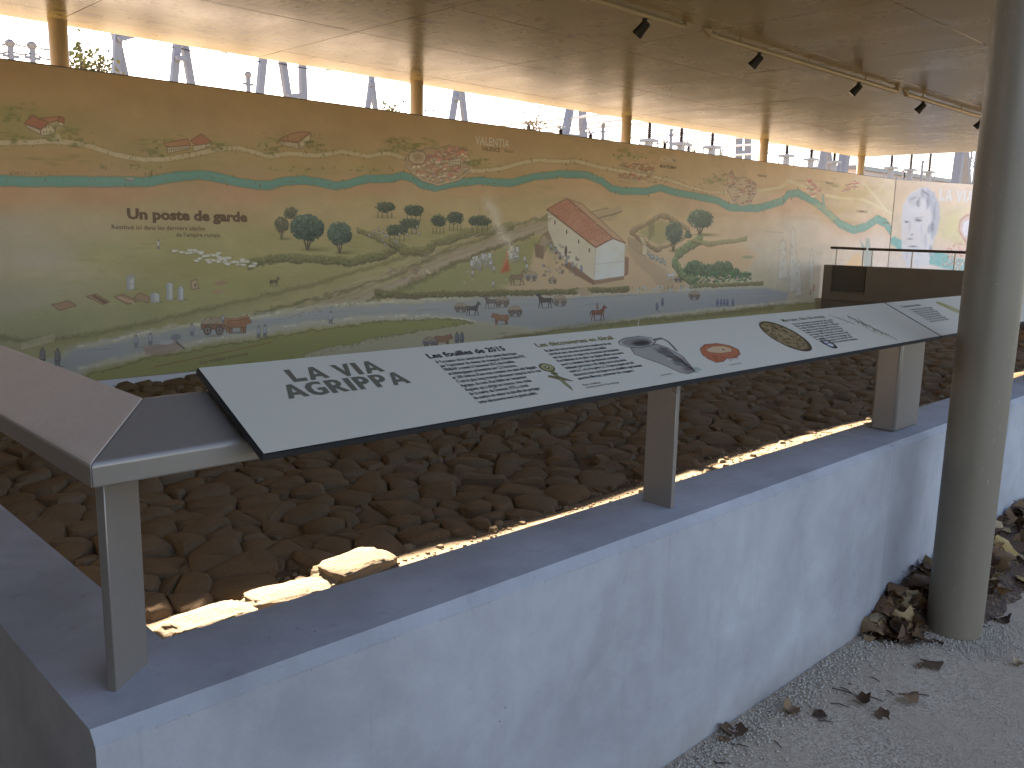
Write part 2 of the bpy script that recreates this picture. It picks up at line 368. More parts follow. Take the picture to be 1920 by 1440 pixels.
# ------------------------------------------------------------------ mural walls: pictures are painted here in code
YW, ZT, ZB = 10.62, 3.16, -.318
class Canvas:
    def __init__(s, w, h, x0, x1, z0, z1, proj):
        s.w, s.h, s.x0, s.x1, s.z0, s.z1, s.proj = w, h, x0, x1, z0, z1, proj
        s.a = np.ones((h, w, 3), np.float32)
        s.X = x0+(np.arange(w)+.5)*(x1-x0)/w; s.Z = z0+(np.arange(h)+.5)*(z1-z0)/h
        s.nz = [s.noise(c) for c in ((.5, .25), (.16, .1), (.05, .04))]
        s.ny = [s.noise(c) for c in ((.5, .25), (.16, .1), (.05, .04))]
    def noise(s, cell):
        gx = max(2, int((s.x1-s.x0)/cell[0])); gz = max(2, int((s.z1-s.z0)/cell[1]))
        g = rng.uniform(-1, 1, (gz+2, gx+2)).astype(np.float32)
        u = np.linspace(0, gx, s.w, endpoint=False); v = np.linspace(0, gz, s.h, endpoint=False)
        iu, iv = u.astype(int), v.astype(int); fu, fv = u-iu, v-iv
        fu = fu*fu*(3-2*fu); fv = (fv*fv*(3-2*fv))[:, None]
        a = g[iv][:, iu]; b = g[iv][:, iu+1]; c = g[iv+1][:, iu]; d = g[iv+1][:, iu+1]
        return (a*(1-fu)+b*fu)*(1-fv)+(c*(1-fu)+d*fu)*fv
    def P(s, txt):                       # 'x,y x,y' photo survey points -> metres on the wall
        return np.array([s.proj(*map(float, q.split(','))) for q in txt.split()])
    def sc(s, x, y):
        a = s.proj(x, y); b = s.proj(x+1, y); c = s.proj(x, y+1)
        return abs(b[0]-a[0]), abs(c[1]-a[1])
    def win(s, lo, hi, pad):
        i0 = max(0, int((lo[0]-pad-s.x0)/(s.x1-s.x0)*s.w)); i1 = min(s.w, int((hi[0]+pad-s.x0)/(s.x1-s.x0)*s.w)+2)
        j0 = max(0, int((lo[1]-pad-s.z0)/(s.z1-s.z0)*s.h)); j1 = min(s.h, int((hi[1]+pad-s.z0)/(s.z1-s.z0)*s.h)+2)
        return i0, i1, j0, j1
    def put(s, win, al, col):
        i0, i1, j0, j1 = win; c = np.array(col, np.float32)/255
        r = s.a[j0:j1, i0:i1]; al = al[..., None]; r += (c-r)*al
    def grid(s, win, rough):
        i0, i1, j0, j1 = win; X, Z = np.meshgrid(s.X[i0:i1], s.Z[j0:j1])
        if rough:
            X = X+rough*(s.nz[1][j0:j1, i0:i1]*.8+s.nz[2][j0:j1, i0:i1]*.7); Z = Z+rough*(s.ny[1][j0:j1, i0:i1]*.8+s.ny[2][j0:j1, i0:i1]*.7)
        return X, Z
    def poly(s, pts, col, al=1, soft=.008, rough=.006, edge=None, mott=.12):
        if isinstance(pts, str): pts = s.P(pts)
        w = s.win(pts.min(0), pts.max(0), soft+rough*2+.02)
        if w[1] <= w[0] or w[3] <= w[2]: return
        X, Z = s.grid(w, rough); d2 = np.full(X.shape, 1e9); ins = np.zeros(X.shape, bool)
        n = len(pts)
        for k in range(n):
            (ax, az), (bx, bz) = pts[k], pts[(k+1) % n]
            dx, dz = bx-ax, bz-az; L = dx*dx+dz*dz+1e-12
            t = np.clip(((X-ax)*dx+(Z-az)*dz)/L, 0, 1)
            d2 = np.minimum(d2, (X-ax-t*dx)**2+(Z-az-t*dz)**2)
            c = (az > Z) != (bz > Z)
            ins ^= c & (X < ax+(Z-az)*dx/(dz if abs(dz) > 1e-12 else 1e-12))
        sd = np.where(ins, 1, -1)*np.sqrt(d2)
        m = np.clip(sd/soft*.5+.5, 0, 1); m = m*m*(3-2*m)
        i0, i1, j0, j1 = w
        m = m*al*(1+mott*(s.nz[1][j0:j1, i0:i1]+s.nz[0][j0:j1, i0:i1])).clip(0, 1.4); s.put(w, m.clip(0, 1), col)
        if edge: s.put(w, (np.clip(1-abs(sd)/edge[1], 0, 1)*edge[2]).clip(0, 1), edge[0])
    def line(s, pts, width, col, al=1, soft=.006, rough=.004, dash=0):
        if isinstance(pts, str): pts = s.P(pts)
        ww = np.array(width if hasattr(width, '__len__') else [width]*len(pts), float)
        for seg in range(0, len(pts)-1):     # windows per chunk keep it quick; max-combine by alpha field
            pass
        w = s.win(pts.min(0), pts.max(0), ww.max()+soft+rough*2)
        if w[1] <= w[0] or w[3] <= w[2]: return
        X, Z = s.grid(w, rough); best = np.full(X.shape, -1e9)
        for k in range(len(pts)-1):
            (ax, az), (bx, bz) = pts[k], pts[k+1]; dx, dz = bx-ax, bz-az; L = dx*dx+dz*dz+1e-12
            pad = ww.max()+soft+.1
            c0 = max(0, np.searchsorted(s.X[w[0]:w[1]], min(ax, bx)-pad)); c1 = np.searchsorted(s.X[w[0]:w[1]], max(ax, bx)+pad)
            if c1 <= c0: continue
            x_, z_ = X[:, c0:c1], Z[:, c0:c1]
            t = np.clip(((x_-ax)*dx+(z_-az)*dz)/L, 0, 1)
            v = (ww[k]*(1-t)+ww[k+1]*t)/2-np.sqrt((x_-ax-t*dx)**2+(z_-az-t*dz)**2)
            best[:, c0:c1] = np.maximum(best[:, c0:c1], v)
        m = np.clip(best/soft*.5+.5, 0, 1)
        i0, i1, j0, j1 = w
        if dash: m = m*(s.nz[2][j0:j1, i0:i1]+s.nz[1][j0:j1, i0:i1] > dash)
        s.put(w, (m*al*(1+.15*s.nz[2][j0:j1, i0:i1])).clip(0, 1), col)
    def dab(s, x, z, rx, rz, col, al=.8, soft=.35, rot=0):
        w = s.win((x, z), (x, z), max(rx, rz)*1.2)
        if w[1] <= w[0] or w[3] <= w[2]: return
        X, Z = s.grid(w, 0); X = X-x; Z = Z-z; c, n = math.cos(rot), math.sin(rot)
        r = np.sqrt(((X*c+Z*n)/rx)**2+((-X*n+Z*c)/rz)**2)
        s.put(w, (np.clip((1-r)/soft, 0, 1)*al), col)
    def pdab(s, px, py, wx, wy, col, al=.8, soft=.35, rot=0):   # sizes in photo pixels
        x, z = s.proj(px, py); a, b = s.sc(px, py); s.dab(x, z, max(wx*a, .006), max(wy*b, .006), col, al, soft, rot)
    def base(s, ctrl, power=3):
        g = 8; w, h = s.w//g, s.h//g
        X = np.linspace(s.x0, s.x1, w)[None, :]; Z = np.linspace(s.z0, s.z1, h)[:, None]
        num = np.zeros((h, w, 3)); den = np.zeros((h, w))
        for (px, py, c) in ctrl:
            x, z = s.proj(px, py); k = max(.35, .05*x)
            q = 1/(((X-x)/(1.6*k))**2+((Z-z)/(.55*k))**2+.02)**(power/2)
            num += q[..., None]*np.array(c)/255; den += q
        g0 = num/den[..., None]
        u = np.linspace(0, w-1.001, s.w); v = np.linspace(0, h-1.001, s.h); iu, iv = u.astype(int), v.astype(int)
        fu = (u-iu)[None, :, None]; fv = (v-iv)[:, None, None]
        s.a = ((g0[iv][:, iu]*(1-fu)+g0[iv][:, iu+1]*fu)*(1-fv)+(g0[iv+1][:, iu]*(1-fu)+g0[iv+1][:, iu+1]*fu)*fv).astype(np.float32)
        s.a *= (1+.035*s.nz[0]+.02*s.nz[1]+.012*s.nz[2])[..., None]
    def tree(s, px, py, wpx, hpx, col=(88, 104, 78), n=80, trunk=True, shadow=True):
        a, b = s.sc(px, py); x, z = s.proj(px, py); w, h = wpx*a, hpx*b
        if shadow: s.dab(x+w*.25, z, w*.6, h*.1, (122, 116, 60), .7, .8); s.dab(x+w*.1, z, w*.35, h*.05, (100, 94, 50), .6, .8)
        if trunk:
            for k in (-.18, 0, .16): s.line(np.array([(x+k*.1*w, z), (x+k*w, z+h*.5)]), max(.012, w*.045), (84, 70, 50), .95)
        rim = [random.uniform(.82, 1.08) for _ in range(14)]
        s.poly(np.array([(x+math.cos(t*math.pi/7)*w*.46*rim[t], z+h*.62+math.sin(t*math.pi/7)*h*.36*rim[t]) for t in range(14)]), tuple(c*.72 for c in col), .95, .012, .025)
        for i in range(int(n*2.4)):
            t = random.random()*2*math.pi; r = math.sqrt(random.random()); ox, oz = r*math.cos(t)*.47, r*math.sin(t)*.37
            li = .86+.75*(oz*.9-ox*.35)+random.uniform(-.24, .24)
            s.dab(x+ox*w, z+h*.62+oz*h, max(.009, w*random.uniform(.025, .06)), max(.009, h*random.uniform(.02, .05)), tuple(max(0, min(255, c*li)) for c in col), .85, .35, random.random()*3)
        for i in range(10): s.dab(x+random.uniform(-.3, .3)*w, z+h*random.uniform(.4, .8), max(.008, w*.03), max(.008, h*.025), tuple(c*.5 for c in col), .7, .4)
    def hedge(s, txt, wpx, col=(118, 116, 66), n=22):
        p = s.P(txt)
        L = np.r_[0, np.cumsum(np.hypot(*(p[1:]-p[:-1]).T))]
        a, b = s.sc(*map(float, txt.split()[0].split(','))); wm = wpx*b
        s.line(p-np.array([0, wm*.4]), wm*1.0, tuple(c*.58 for c in col), .75, .01, .02)
        s.line(p, wm, col, .9, .01, .022)
        for i in range(int(n*max(4, len(p)*4))):
            t = random.random()*L[-1]; x = np.interp(t, L, p[:, 0]); z = np.interp(t, L, p[:, 1])
            q = random.uniform(-.45, .5); k = 1+.35*q+random.uniform(-.25, .2); s.dab(x, z+q*wm, wm*random.uniform(.1, .3), wm*random.uniform(.08, .2), tuple(c*k for c in col), .7, .4)
    def ticks(s, txt, n, hpx=6, col=(110, 100, 52), al=.6, spread=4):
        q = [tuple(map(float, t.split(','))) for t in txt.split()]
        for i in range(n):
            k = random.randrange(len(q)-1); t = random.random(); a, b = q[k], q[k+1]
            px = a[0]+(b[0]-a[0])*t; py = a[1]+(b[1]-a[1])*t+random.uniform(-spread, spread)
            s.pdab(px, py, random.uniform(.6, 2.2), hpx*random.uniform(.3, .7), col, al*random.uniform(.5, 1.1), .7, random.uniform(-.3, .3))
    def man(s, px, py, h=14, col=(206, 204, 196), dark=(120, 112, 110)):
        w = h*.16; c2 = tuple(c*.72 for c in col)
        s.pdab(px+h*.2, py+h*.5, h*.3, h*.05, (100, 96, 80), .5, .8)
        s.shape(px, py, h, [(-.12, .30), (.12, .30), (.15, -.05), (.13, -.5), (.03, -.5), (0, -.2), (-.04, -.5), (-.14, -.5), (-.14, -.05)], dark, .9, 1, False)
        s.shape(px, py, h, [(-.13, .34), (.12, .34), (.17, -.16), (-.17, -.18)], col, .95)
        s.pdab(px+w*.5, py, w*.35, h*.2, c2, .6, .6); s.pdab(px, py-h*.43, h*.085, h*.1, (120, 88, 66), .95)
    def house(s, roof, wall, gable, rc=(196, 106, 74), wc=(216, 196, 158)):
        ed = ((112, 70, 48), .008, .75)
        if wall: s.poly(wall, wc, .95, .008, .004, ed)
        if gable: s.poly(gable, tuple(c*1.06 for c in wc), .95, .008, .004, ed)
        s.poly(roof, rc, .95, .008, .004, ed, .25)
    def shape(s, px, py, h, pts, col, al=.95, face=1, edge=True):
        s.poly(' '.join(f'{px+face*x*h},{py-y*h}' for x, y in pts), col, al, .006, .002, (tuple(c*.55 for c in col), .007, .6) if edge else None, .2)
    def horse(s, px, py, h=22, col=(92, 66, 52), face=1):
        s.pdab(px+2, py+h*.72, h*.8, h*.1, (96, 92, 92), .5, .8)
        for x, k in ((-.5, -.12), (-.38, .1), (.34, -.1), (.46, .16)): s.shape(px, py, h, [(x-.06, -.1), (x+.07, -.1), (x+.05+k*.5, -.45), (x+.04+k, -.76), (x-.03+k, -.76), (x-.04+k*.5, -.45)], tuple(c*.85 for c in col), .95, face, False)
        s.shape(px, py, h, [(-.62, .10), (-.55, .24), (-.2, .20), (.15, .22), (.38, .36), (.50, .60), (.58, .74), (.64, .64), (.86, .46), (.84, .38), (.68, .42), (.62, .28), (.56, .02), (.45, -.16), (.1, -.22), (-.3, -.18), (-.56, -.14)], col, 1, face)
        s.shape(px, py, h, [(-.60, .16), (-.72, .05), (-.78, -.35), (-.70, -.3), (-.64, .0)], tuple(c*.7 for c in col), .9, face, False)
        s.pdab(px-face*h*.1, py-h*.12, h*.35, h*.06, tuple(min(255, c*1.35) for c in col), .5, .8)
    def ox(s, px, py, h=22, col=(172, 108, 66), face=1):
        s.pdab(px+2, py+h*.6, h*.8, h*.1, (96, 92, 92), .5, .8)
        for x in (-.62, -.48, .36, .5): s.shape(px, py, h, [(x-.07, -.1), (x+.08, -.1), (x+.06, -.62), (x-.05, -.62)], tuple(c*.8 for c in col), .95, face, False)
        s.shape(px, py, h, [(-.8, .2), (-.7, .34), (.1, .33), (.35, .44), (.6, .42), (.78, .58), (.80, .42), (.98, .22), (.86, .08), (.62, .06), (.52, -.2), (-.6, -.24), (-.8, -.05)], col, 1, face)
        s.pdab(px-face*h*.2, py-h*.2, h*.4, h*.08, tuple(min(255, c*1.25) for c in col), .6, .8)
    def cart(s, px, py, h=22, col=(128, 98, 72)):
        s.pdab(px+2, py+h*.52, h*.7, h*.1, (96, 92, 92), .5, .8)
        s.shape(px, py, h, [(-.62, -.12), (-.66, .2), (-.4, .46), (0, .54), (.4, .44), (.64, .18), (.6, -.14)], (168, 142, 106), .95)
        s.shape(px, py, h, [(-.66, -.16), (-.68, .12), (.66, .12), (.64, -.16)], col, .95)
        for i in range(7): s.pdab(px+random.uniform(-.5, .5)*h, py-random.uniform(0, .45)*h, h*.1, h*.06, random.choice([(130, 104, 74), (190, 166, 128)]), .6)
        for k in (-.32, .34):
            s.pdab(px+k*h, py+h*.22, h*.25, h*.28, (86, 62, 48), .95, .18); s.pdab(px+k*h, py+h*.22, h*.18, h*.2, (148, 134, 118), .9, .2); s.pdab(px+k*h, py+h*.22, h*.05, h*.06, (70, 52, 42), .9)
            s.pdab(px+k*h, py+h*.22, h*.2, h*.025, (86, 62, 48), .8); s.pdab(px+k*h, py+h*.22, h*.025, h*.22, (86, 62, 48), .8)
    def image(s, name, SATK=.12, BRI=1.0, GAM=.78):
        im = bpy.data.images.new(name, s.w, s.h, alpha=False)
        px = np.ones((s.h, s.w, 4), np.float32); px[..., :3] = (lambda q: (q.mean(2, keepdims=True)*SATK+q*(1-SATK))**GAM*BRI)(s.a.clip(0, 1)); im.pixels.foreach_set(px.ravel()); im.update(); im.pack(); return im

def wall_xy(x, y): p = aty(x, y, YW); return p[0], p[2]
MX0, MX1 = .62, 25.2
cv = Canvas(5632, 760, MX0, MX1, ZB, ZT, wall_xy)
OC, OC2 = (214, 168, 112), (222, 180, 126)
cv.base([(0, 150, (206, 158, 102)), (200, 170, OC), (450, 215, OC), (700, 235, (216, 168, 112)), (950, 270, (218, 172, 118)), (1200, 290, (222, 178, 124)), (1450, 315, (228, 192, 146)), (1620, 335, (230, 200, 160)),
  (0, 230, (176, 154, 84)), (110, 300, (206, 156, 92)), (330, 310, (188, 158, 94)), (560, 310, (200, 160, 96)), (680, 310, (204, 164, 98)), (950, 325, (206, 166, 104)), (1100, 315, (212, 172, 112)), (1300, 345, (222, 184, 130)), (1480, 350, (224, 188, 134)),
  (0, 362, (206, 150, 100)), (200, 360, (206, 148, 100)), (450, 362, (208, 152, 104)), (690, 350, (214, 158, 108)), (900, 360, (216, 170, 112)), (1100, 345, (222, 172, 116)), (1300, 385, (226, 184, 138)), (1400, 405, (228, 192, 150)), (1480, 385, (234, 190, 156)), (1560, 430, (226, 200, 176)),
  (0, 430, (186, 164, 132)), (80, 480, (176, 160, 130)), (20, 560, (164, 152, 116)), (150, 420, (190, 166, 120)), (300, 400, (198, 168, 112)), (560, 395, (204, 172, 110)), (700, 380, (204, 172, 106)), (900, 395, (208, 174, 112)), (1000, 400, (208, 174, 110)),
  (200, 480, (170, 160, 100)), (350, 460, (172, 158, 92)), (480, 460, (178, 160, 92)), (120, 600, (160, 152, 96)), (300, 560, (158, 150, 84)), (450, 530, (160, 150, 78)), (600, 500, (164, 150, 84)), (250, 620, (166, 156, 92)), (700, 470, (170, 154, 88)), (820, 440, (176, 158, 92)), (980, 440, (186, 160, 98)),
  (1180, 400, (216, 178, 118)), (1250, 400, (218, 180, 124)), (1350, 430, (226, 186, 140)), (1340, 480, (232, 184, 134)), (1450, 470, (214, 194, 166)), (1500, 430, (216, 200, 178)), (1420, 530, (206, 190, 146)), (1520, 520, (204, 188, 160)), (1500, 580, (196, 182, 140)), (1400, 580, (192, 176, 124)), (1530, 480, (210, 196, 172)),
  (300, 690, (168, 156, 84)), (600, 670, (170, 158, 92)), (900, 640, (180, 166, 112)), (1200, 610, (172, 156, 94)), (1600, 450, (228, 206, 184)), (1650, 470, (230, 208, 186)), (1600, 360, (222, 190, 130)), (1660, 370, (226, 200, 152))])
pt = cv.pdab
# upper band: soft greens and russets along the old road
for k in range(150):
    x = random.uniform(0, 1650); top = 232+.075*x; y = random.uniform(top+8, top+88-.012*x)
    pt(x, y, random.uniform(14, 55), random.uniform(3, 10), random.choice([(168, 150, 74), (196, 146, 80), (178, 158, 92), (206, 160, 92), (188, 138, 74)]), random.uniform(.1, .3), .9)
for x, y, w, h in ((20, 205, 45, 16), (40, 250, 50, 13), (150, 255, 26, 20), (0, 270, 30, 14), (120, 300, 60, 10), (300, 262, 40, 10), (285, 278, 26, 8), (420, 275, 18, 8), (520, 255, 26, 10), (590, 262, 12, 14), (745, 272, 40, 14), (800, 265, 40, 8), (860, 290, 24, 16), (890, 310, 30, 10), (1190, 290, 34, 12), (1330, 340, 30, 10), (1530, 345, 40, 10)):
    for i in range(14): pt(x+random.uniform(-w, w), y+random.uniform(-h, h), w*random.uniform(.15, .4), h*random.uniform(.2, .5), random.choice([(136, 126, 58), (152, 138, 68), (120, 112, 56), (164, 146, 78)]), .35, .8)
road1 = '-40,268 60,267 105,264 140,268 170,274 215,290 270,300 310,299 360,290 420,278 450,278 505,293 540,288 600,292 640,284 690,293 725,287 757,296'
cv.line(road1, .062, (150, 128, 78), .5, .02); cv.line(road1, .05, (224, 200, 150), .95)
cv.line('107,266 108,255', .06, (220, 196, 146), .9)
road2 = '872,321 905,320 940,316 975,306 1010,300 1050,303 1080,302 1115,311 1160,320 1215,330 1250,336 1290,350 1330,360 1362,361'
cv.line(road2, .075, (160, 132, 86), .5, .02); cv.line(road2, .055, (228, 206, 158), .95)
cv.line('1418,358 1440,355 1462,352 1473,346 1477,339 1490,343 1512,352', .07, (232, 212, 160), .9)
cv.line('1548,366 1575,371 1600,373 1618,374 1640,384 1676,402', .07, (236, 218, 166), .9); cv.line('1620,343 1636,362 1662,394', .08, (236, 218, 166), .9); cv.line('1662,394 1650,412 1648,420', .07, (236, 218, 166), .9)
riv = '-40,338 0,338 60,341 130,340 200,341 270,341 300,337 330,331 370,328 400,331 440,340 480,347 505,348 530,341 570,337 600,342 630,349 655,344 690,335 735,335 755,329 772,334 790,346 815,352 850,344 900,338 925,342 960,343 1000,332 1050,326 1100,328 1130,340 1145,353 1165,358 1210,359 1238,352 1270,362 1310,369 1345,376 1368,389 1420,391 1450,382 1468,377 1478,364 1495,362 1520,374 1545,392 1575,420 1600,431 1622,426 1645,411 1660,418 1690,462'
P = cv.P(riv); rw = np.interp(P[:, 0], [0, 8, 15, 25], [.105, .10, .125, .22])
cv.line(P-np.array([0, .05]), rw*2.1, (220, 150, 100), .35, .16, .02); cv.line(P, rw+.02, (70, 104, 84), .55, .012, .006); cv.line(P, rw, (92, 160, 146), 1, .01, .006); cv.line(P+np.array([0, .012]), rw*.4, (108, 176, 160), .5, .03, .01)
cv.line('1543,368 1544,380 1552,400', .1, (100, 166, 152), .9)
cv.ticks(riv, 200, 7, (112, 96, 48), .6, 10); cv.ticks(road1, 130, 7, (116, 104, 52), .55, 8); cv.ticks(road2, 90, 6, (124, 100, 52), .55, 8)
cv.ticks('15,325 50,324 110,327', 26, 8, (150, 110, 56), .7, 2); cv.ticks('18,272 45,272', 14, 9, (180, 150, 90), .8, 2); cv.ticks('185,312 200,314', 6, 12, (110, 96, 50), .8, 2); cv.ticks('270,325 295,326', 9, 10, (112, 104, 50), .8, 3)
pt(243, 337, 13, 4, (140, 130, 130), .8); pt(244, 335, 9, 2, (190, 186, 176), .8)
# farms
cv.poly('78,225 102,233 103,246 77,254 52,232', (206, 184, 142), .9); cv.poly('92,232 120,222 120,237 104,247', (198, 174, 130), .9)
cv.house('46,231 60,216 92,231 76,242', '48,233 76,243 76,252 50,238', '76,243 90,232 103,240 103,250 78,254'); cv.house('76,221 112,219 109,227 92,229', None, None, (208, 130, 92)); cv.house('108,227 112,219 121,222 119,232', None, '109,228 119,230 120,237 110,236')
for x, y in ((82, 248), (87, 247), (94, 247), (86, 238), (91, 237)): pt(x, y, 1.5, 2.5, (100, 84, 66), .8)
cv.house('307,268 352,260 357,272 313,276', '313,276 357,272 357,278 314,288', None, (206, 132, 92)); cv.house('357,264 378,251 396,265 388,270 368,272', '362,273 388,269 388,277 363,284', '386,267 396,265 396,274 387,277', (202, 120, 84))
for i in range(11): pt(318+i*3.6, 281.5-i*.5, 1.1, 3.5, (122, 96, 80), .8)
cv.house('522,262 548,250 565,247 582,248 570,258 560,266', '524,264 558,268 560,280 530,272', '560,268 582,250 582,262 563,280', (206, 134, 98))
for i in range(26): pt(random.uniform(528, 566), random.uniform(256, 277), 1.5, 2, (140, 92, 66), .6)
# walled city on the river bank
city = '757,300 775,280 810,276 845,274 872,280 882,296 880,318 862,334 822,345 790,336 770,322'
cv.poly(city, (206, 166, 122), .9, .05, .03, ((140, 112, 84), .02, .8))
def town(poly, n, sx, sy, rc=(220, 152, 120), wc=(234, 212, 176)):
    q = [tuple(map(float, t.split(','))) for t in poly.split()]
    def inside(x, y):
        c = False
        for i in range(len(q)):
            (x1, y1), (x2, y2) = q[i], q[i-1]
            if (y1 > y) != (y2 > y) and x < (x2-x1)*(y-y1)/(y2-y1)+x1: c = not c
        return c
    pts = []
    while len(pts) < n:
        x = random.uniform(min(a for a, b in q), max(a for a, b in q)); y = random.uniform(min(b for a, b in q), max(b for a, b in q))
        if inside(x, y): pts.append((x, y))
    for x, y in sorted(pts, key=lambda t: t[1]):
        w = sx*random.uniform(.6, 1.3); h = sy*random.uniform(.7, 1.2); k = random.uniform(.85, 1.1)
        sl = random.choice([-1, 1])*.3*h
        cv.poly(f'{x-w},{y} {x+w},{y+sl} {x+w},{y+h+sl} {x-w},{y+h}', tuple(c*k for c in wc), .95, .01, .002, ((140, 104, 80), .007, .45))
        cv.poly(f'{x-w*1.1},{y} {x-w*.5},{y-h*.7} {x+w*1.2},{y-h*.7+sl} {x+w*1.1},{y+sl}', tuple(min(255, c*k*random.uniform(.85, 1.2)) for c in rc), .92, .01, .002, ((140, 84, 62), .007, .4), .25)
town('766,314 800,294 850,288 878,298 874,318 840,338 796,334', 110, 3.6, 5.2); town('808,292 845,275 874,284 878,300 820,302', 44, 4.4, 5.2)
cv.poly('768,286 782,282 796,285 799,296 794,307 776,308 766,300', (222, 194, 150), .95, .02, .004, ((124, 96, 74), .014, .9)); cv.poly('774,290 784,286 793,290 793,299 778,303', (178, 142, 106), .8, .04)
cv.poly('842,300 864,296 864,310 842,312', (228, 206, 170), .95, .01, .003, ((120, 90, 70), .01, .8))
for i in range(7): pt(845+i*3, 303, .9, 2, (120, 96, 76), .8); pt(845+i*3, 308, .9, 2, (120, 96, 76), .8)
cv.line('757,305 772,323 792,338 822,347 862,336 882,320 884,296', .035, (220, 192, 150), .9); cv.line('757,307 772,325 792,340 822,349 862,338 882,322', .012, (120, 90, 66), .7)
town('1160,305 1220,310 1228,322 1162,316', 34, 3, 4, (196, 128, 92), (220, 192, 150)); town('1160,326 1220,330 1222,338 1165,336', 26, 3, 4, (190, 122, 90), (216, 188, 146))
for i in range(60): pt(random.uniform(1158, 1230), random.uniform(300, 346), random.uniform(2, 7), random.uniform(1.5, 4), random.choice([(176, 128, 78), (150, 130, 68), (196, 146, 98)]), .35, .8)
tn = '1364,330 1372,318 1378,332 1400,334 1416,342 1418,360 1408,378 1392,386 1374,376 1364,356'
cv.poly(tn, (212, 184, 148), .9, .05, .03, ((146, 118, 96), .03, .7)); town(tn, 80, 2.6, 3.2, (198, 140, 116), (222, 200, 170))
town('1508,340 1522,338 1540,360 1524,368 1510,358', 14, 3, 4, (202, 120, 96)); pt(1518, 340, 5, 4, (206, 92, 74), .8)
for x, y in ((1585, 355), (1592, 352), (1602, 340), (1600, 350)): town(f'{x-6},{y-5} {x+8},{y-5} {x+8},{y+6} {x-6},{y+6}', 5, 2.4, 3, (214, 120, 104))
for x, y, w, h in ((1560, 400, 60, 26), (1640, 350, 30, 22), (1600, 365, 50, 22)): 
    for i in range(20): pt(x+random.uniform(-w, w)*.6, y+random.uniform(-h, h)*.6, w*.25, h*.25, random.choice([(214, 184, 104), (220, 190, 120), (204, 178, 100)]), .3, .9)
# lower scene: pasture, hedges, roads
for k in range(170):
    x = random.uniform(30, 860); y = random.uniform(440, 690-.09*x)
    pt(x, y, random.uniform(10, 50), random.uniform(2, 7), random.choice([(148, 144, 76), (160, 152, 84), (138, 134, 70), (174, 162, 98)]), random.uniform(.1, .3), .9)
cv.poly('230,500 340,478 420,484 470,492 420,508 280,516', (144, 136, 64), .55, .2, .05)
cv.hedge('470,492 520,482 600,484 660,488 720,476 742,464 735,452', 13, (124, 118, 64)); cv.hedge('672,432 700,440 740,462', 8, (138, 124, 74)); cv.hedge('735,452 760,468 800,470 812,458', 14, (132, 124, 68)); cv.hedge('818,452 850,444 872,436 930,428 960,420', 12, (136, 128, 72))
cv.poly('840,480 1000,418 1040,402 1055,398 1050,420 1000,436 860,520', (176, 150, 102), .4, .06)
# earth track rising to the right (two edges and ruts)
trk = '540,585 600,572 660,558 740,528 800,496 880,464 960,432 1030,410 1034,432 990,446 900,476 820,512 760,542 690,562 600,592'
cv.poly(trk, (178, 152, 116), .92, .03, .02)
for o, c in ((0, (132, 116, 80)), (8, (160, 132, 102)), (16, (190, 166, 130)), (24, (152, 126, 96))):
    cv.line(f'560,{578+o} 660,{552+o} 740,{520+o} 800,{490+o*.9} 900,{456+o*.8} 1030,{408+o*.7}', .025, c, .6, .02, .02)
cv.line('480,588 560,570 640,548 720,522 800,487 880,456 960,425 1032,404', .05, (112, 104, 58), .85, .02, .03); cv.line('690,566 760,540 830,506 900,474 1000,440', .07, (104, 98, 54), .85, .02, .03)
for i in range(26): pt(random.uniform(725, 790), random.uniform(500, 525), random.uniform(2, 7), random.uniform(1.5, 4), (142, 106, 80), .6)
cv.line('0,632 60,640 140,634 300,600 470,562 600,530 720,494 830,456', .045, (118, 108, 58), .8, .025, .02); cv.line('60,648 150,640 310,606 470,570 560,550', .04, (156, 138, 76), .7, .03, .02)
cv.poly('1140,392 1164,385 1166,394 1150,412 1120,420 1104,404', (188, 156, 114), .7, .03); cv.line('1112,412 1150,402 1166,396', .03, (130, 106, 72), .8); cv.line('1100,400 1140,390', .025, (140, 116, 82), .7)
# paved blue grey road and its verges
roadp = '60,690 150,650 310,618 480,596 560,582 640,572 760,566 880,560 960,554 1060,556 1150,552 1250,546 1350,541 1430,538 1480,548 1470,572 1400,574 1300,584 1200,596 1080,614 1000,618 900,604 820,596 720,598 620,606 520,620 400,640 280,664 180,684 150,700'
cv.poly(roadp, (166, 164, 158), .95, .05, .02, ((200, 190, 150), .05, .45))
for k in range(110):
    x = random.uniform(150, 1440); y = 676-.2*x+.000075*x*x+random.uniform(-14, 16)
    if x > 560: y = 580-.03*(x-560)+random.uniform(-14, 18)
    pt(x, y, random.uniform(14, 60), random.uniform(1.2, 3.5), random.choice([(146, 146, 148), (180, 176, 168), (132, 134, 138), (190, 184, 172)]), random.uniform(.2, .5), .9)
for tx in ('150,690 280,660 400,636 520,614 620,601 720,593 820,592 890,602', '150,650 310,616 480,594 560,580 640,570 760,564 880,558', '980,622 1080,614 1200,596 1300,584 1400,574 1500,562', '1060,554 1150,550 1250,544 1350,538 1480,534'):
    cv.line(tx, .05, (204, 192, 148), .8, .03, .02); cv.line(tx, .022, (226, 218, 190), .7, .01, .01, .25)
cv.poly('150,708 280,672 420,648 560,624 700,604 820,598 888,604 800,618 700,634 600,654 560,672 400,690 240,720 150,730', (150, 144, 66), .95, .03, .02, ((116, 104, 48), .018, .8))
cv.poly('560,672 600,656 700,636 800,620 895,605 1000,620 940,630 870,646 800,660 700,672', (186, 170, 126), .9, .04, .02)
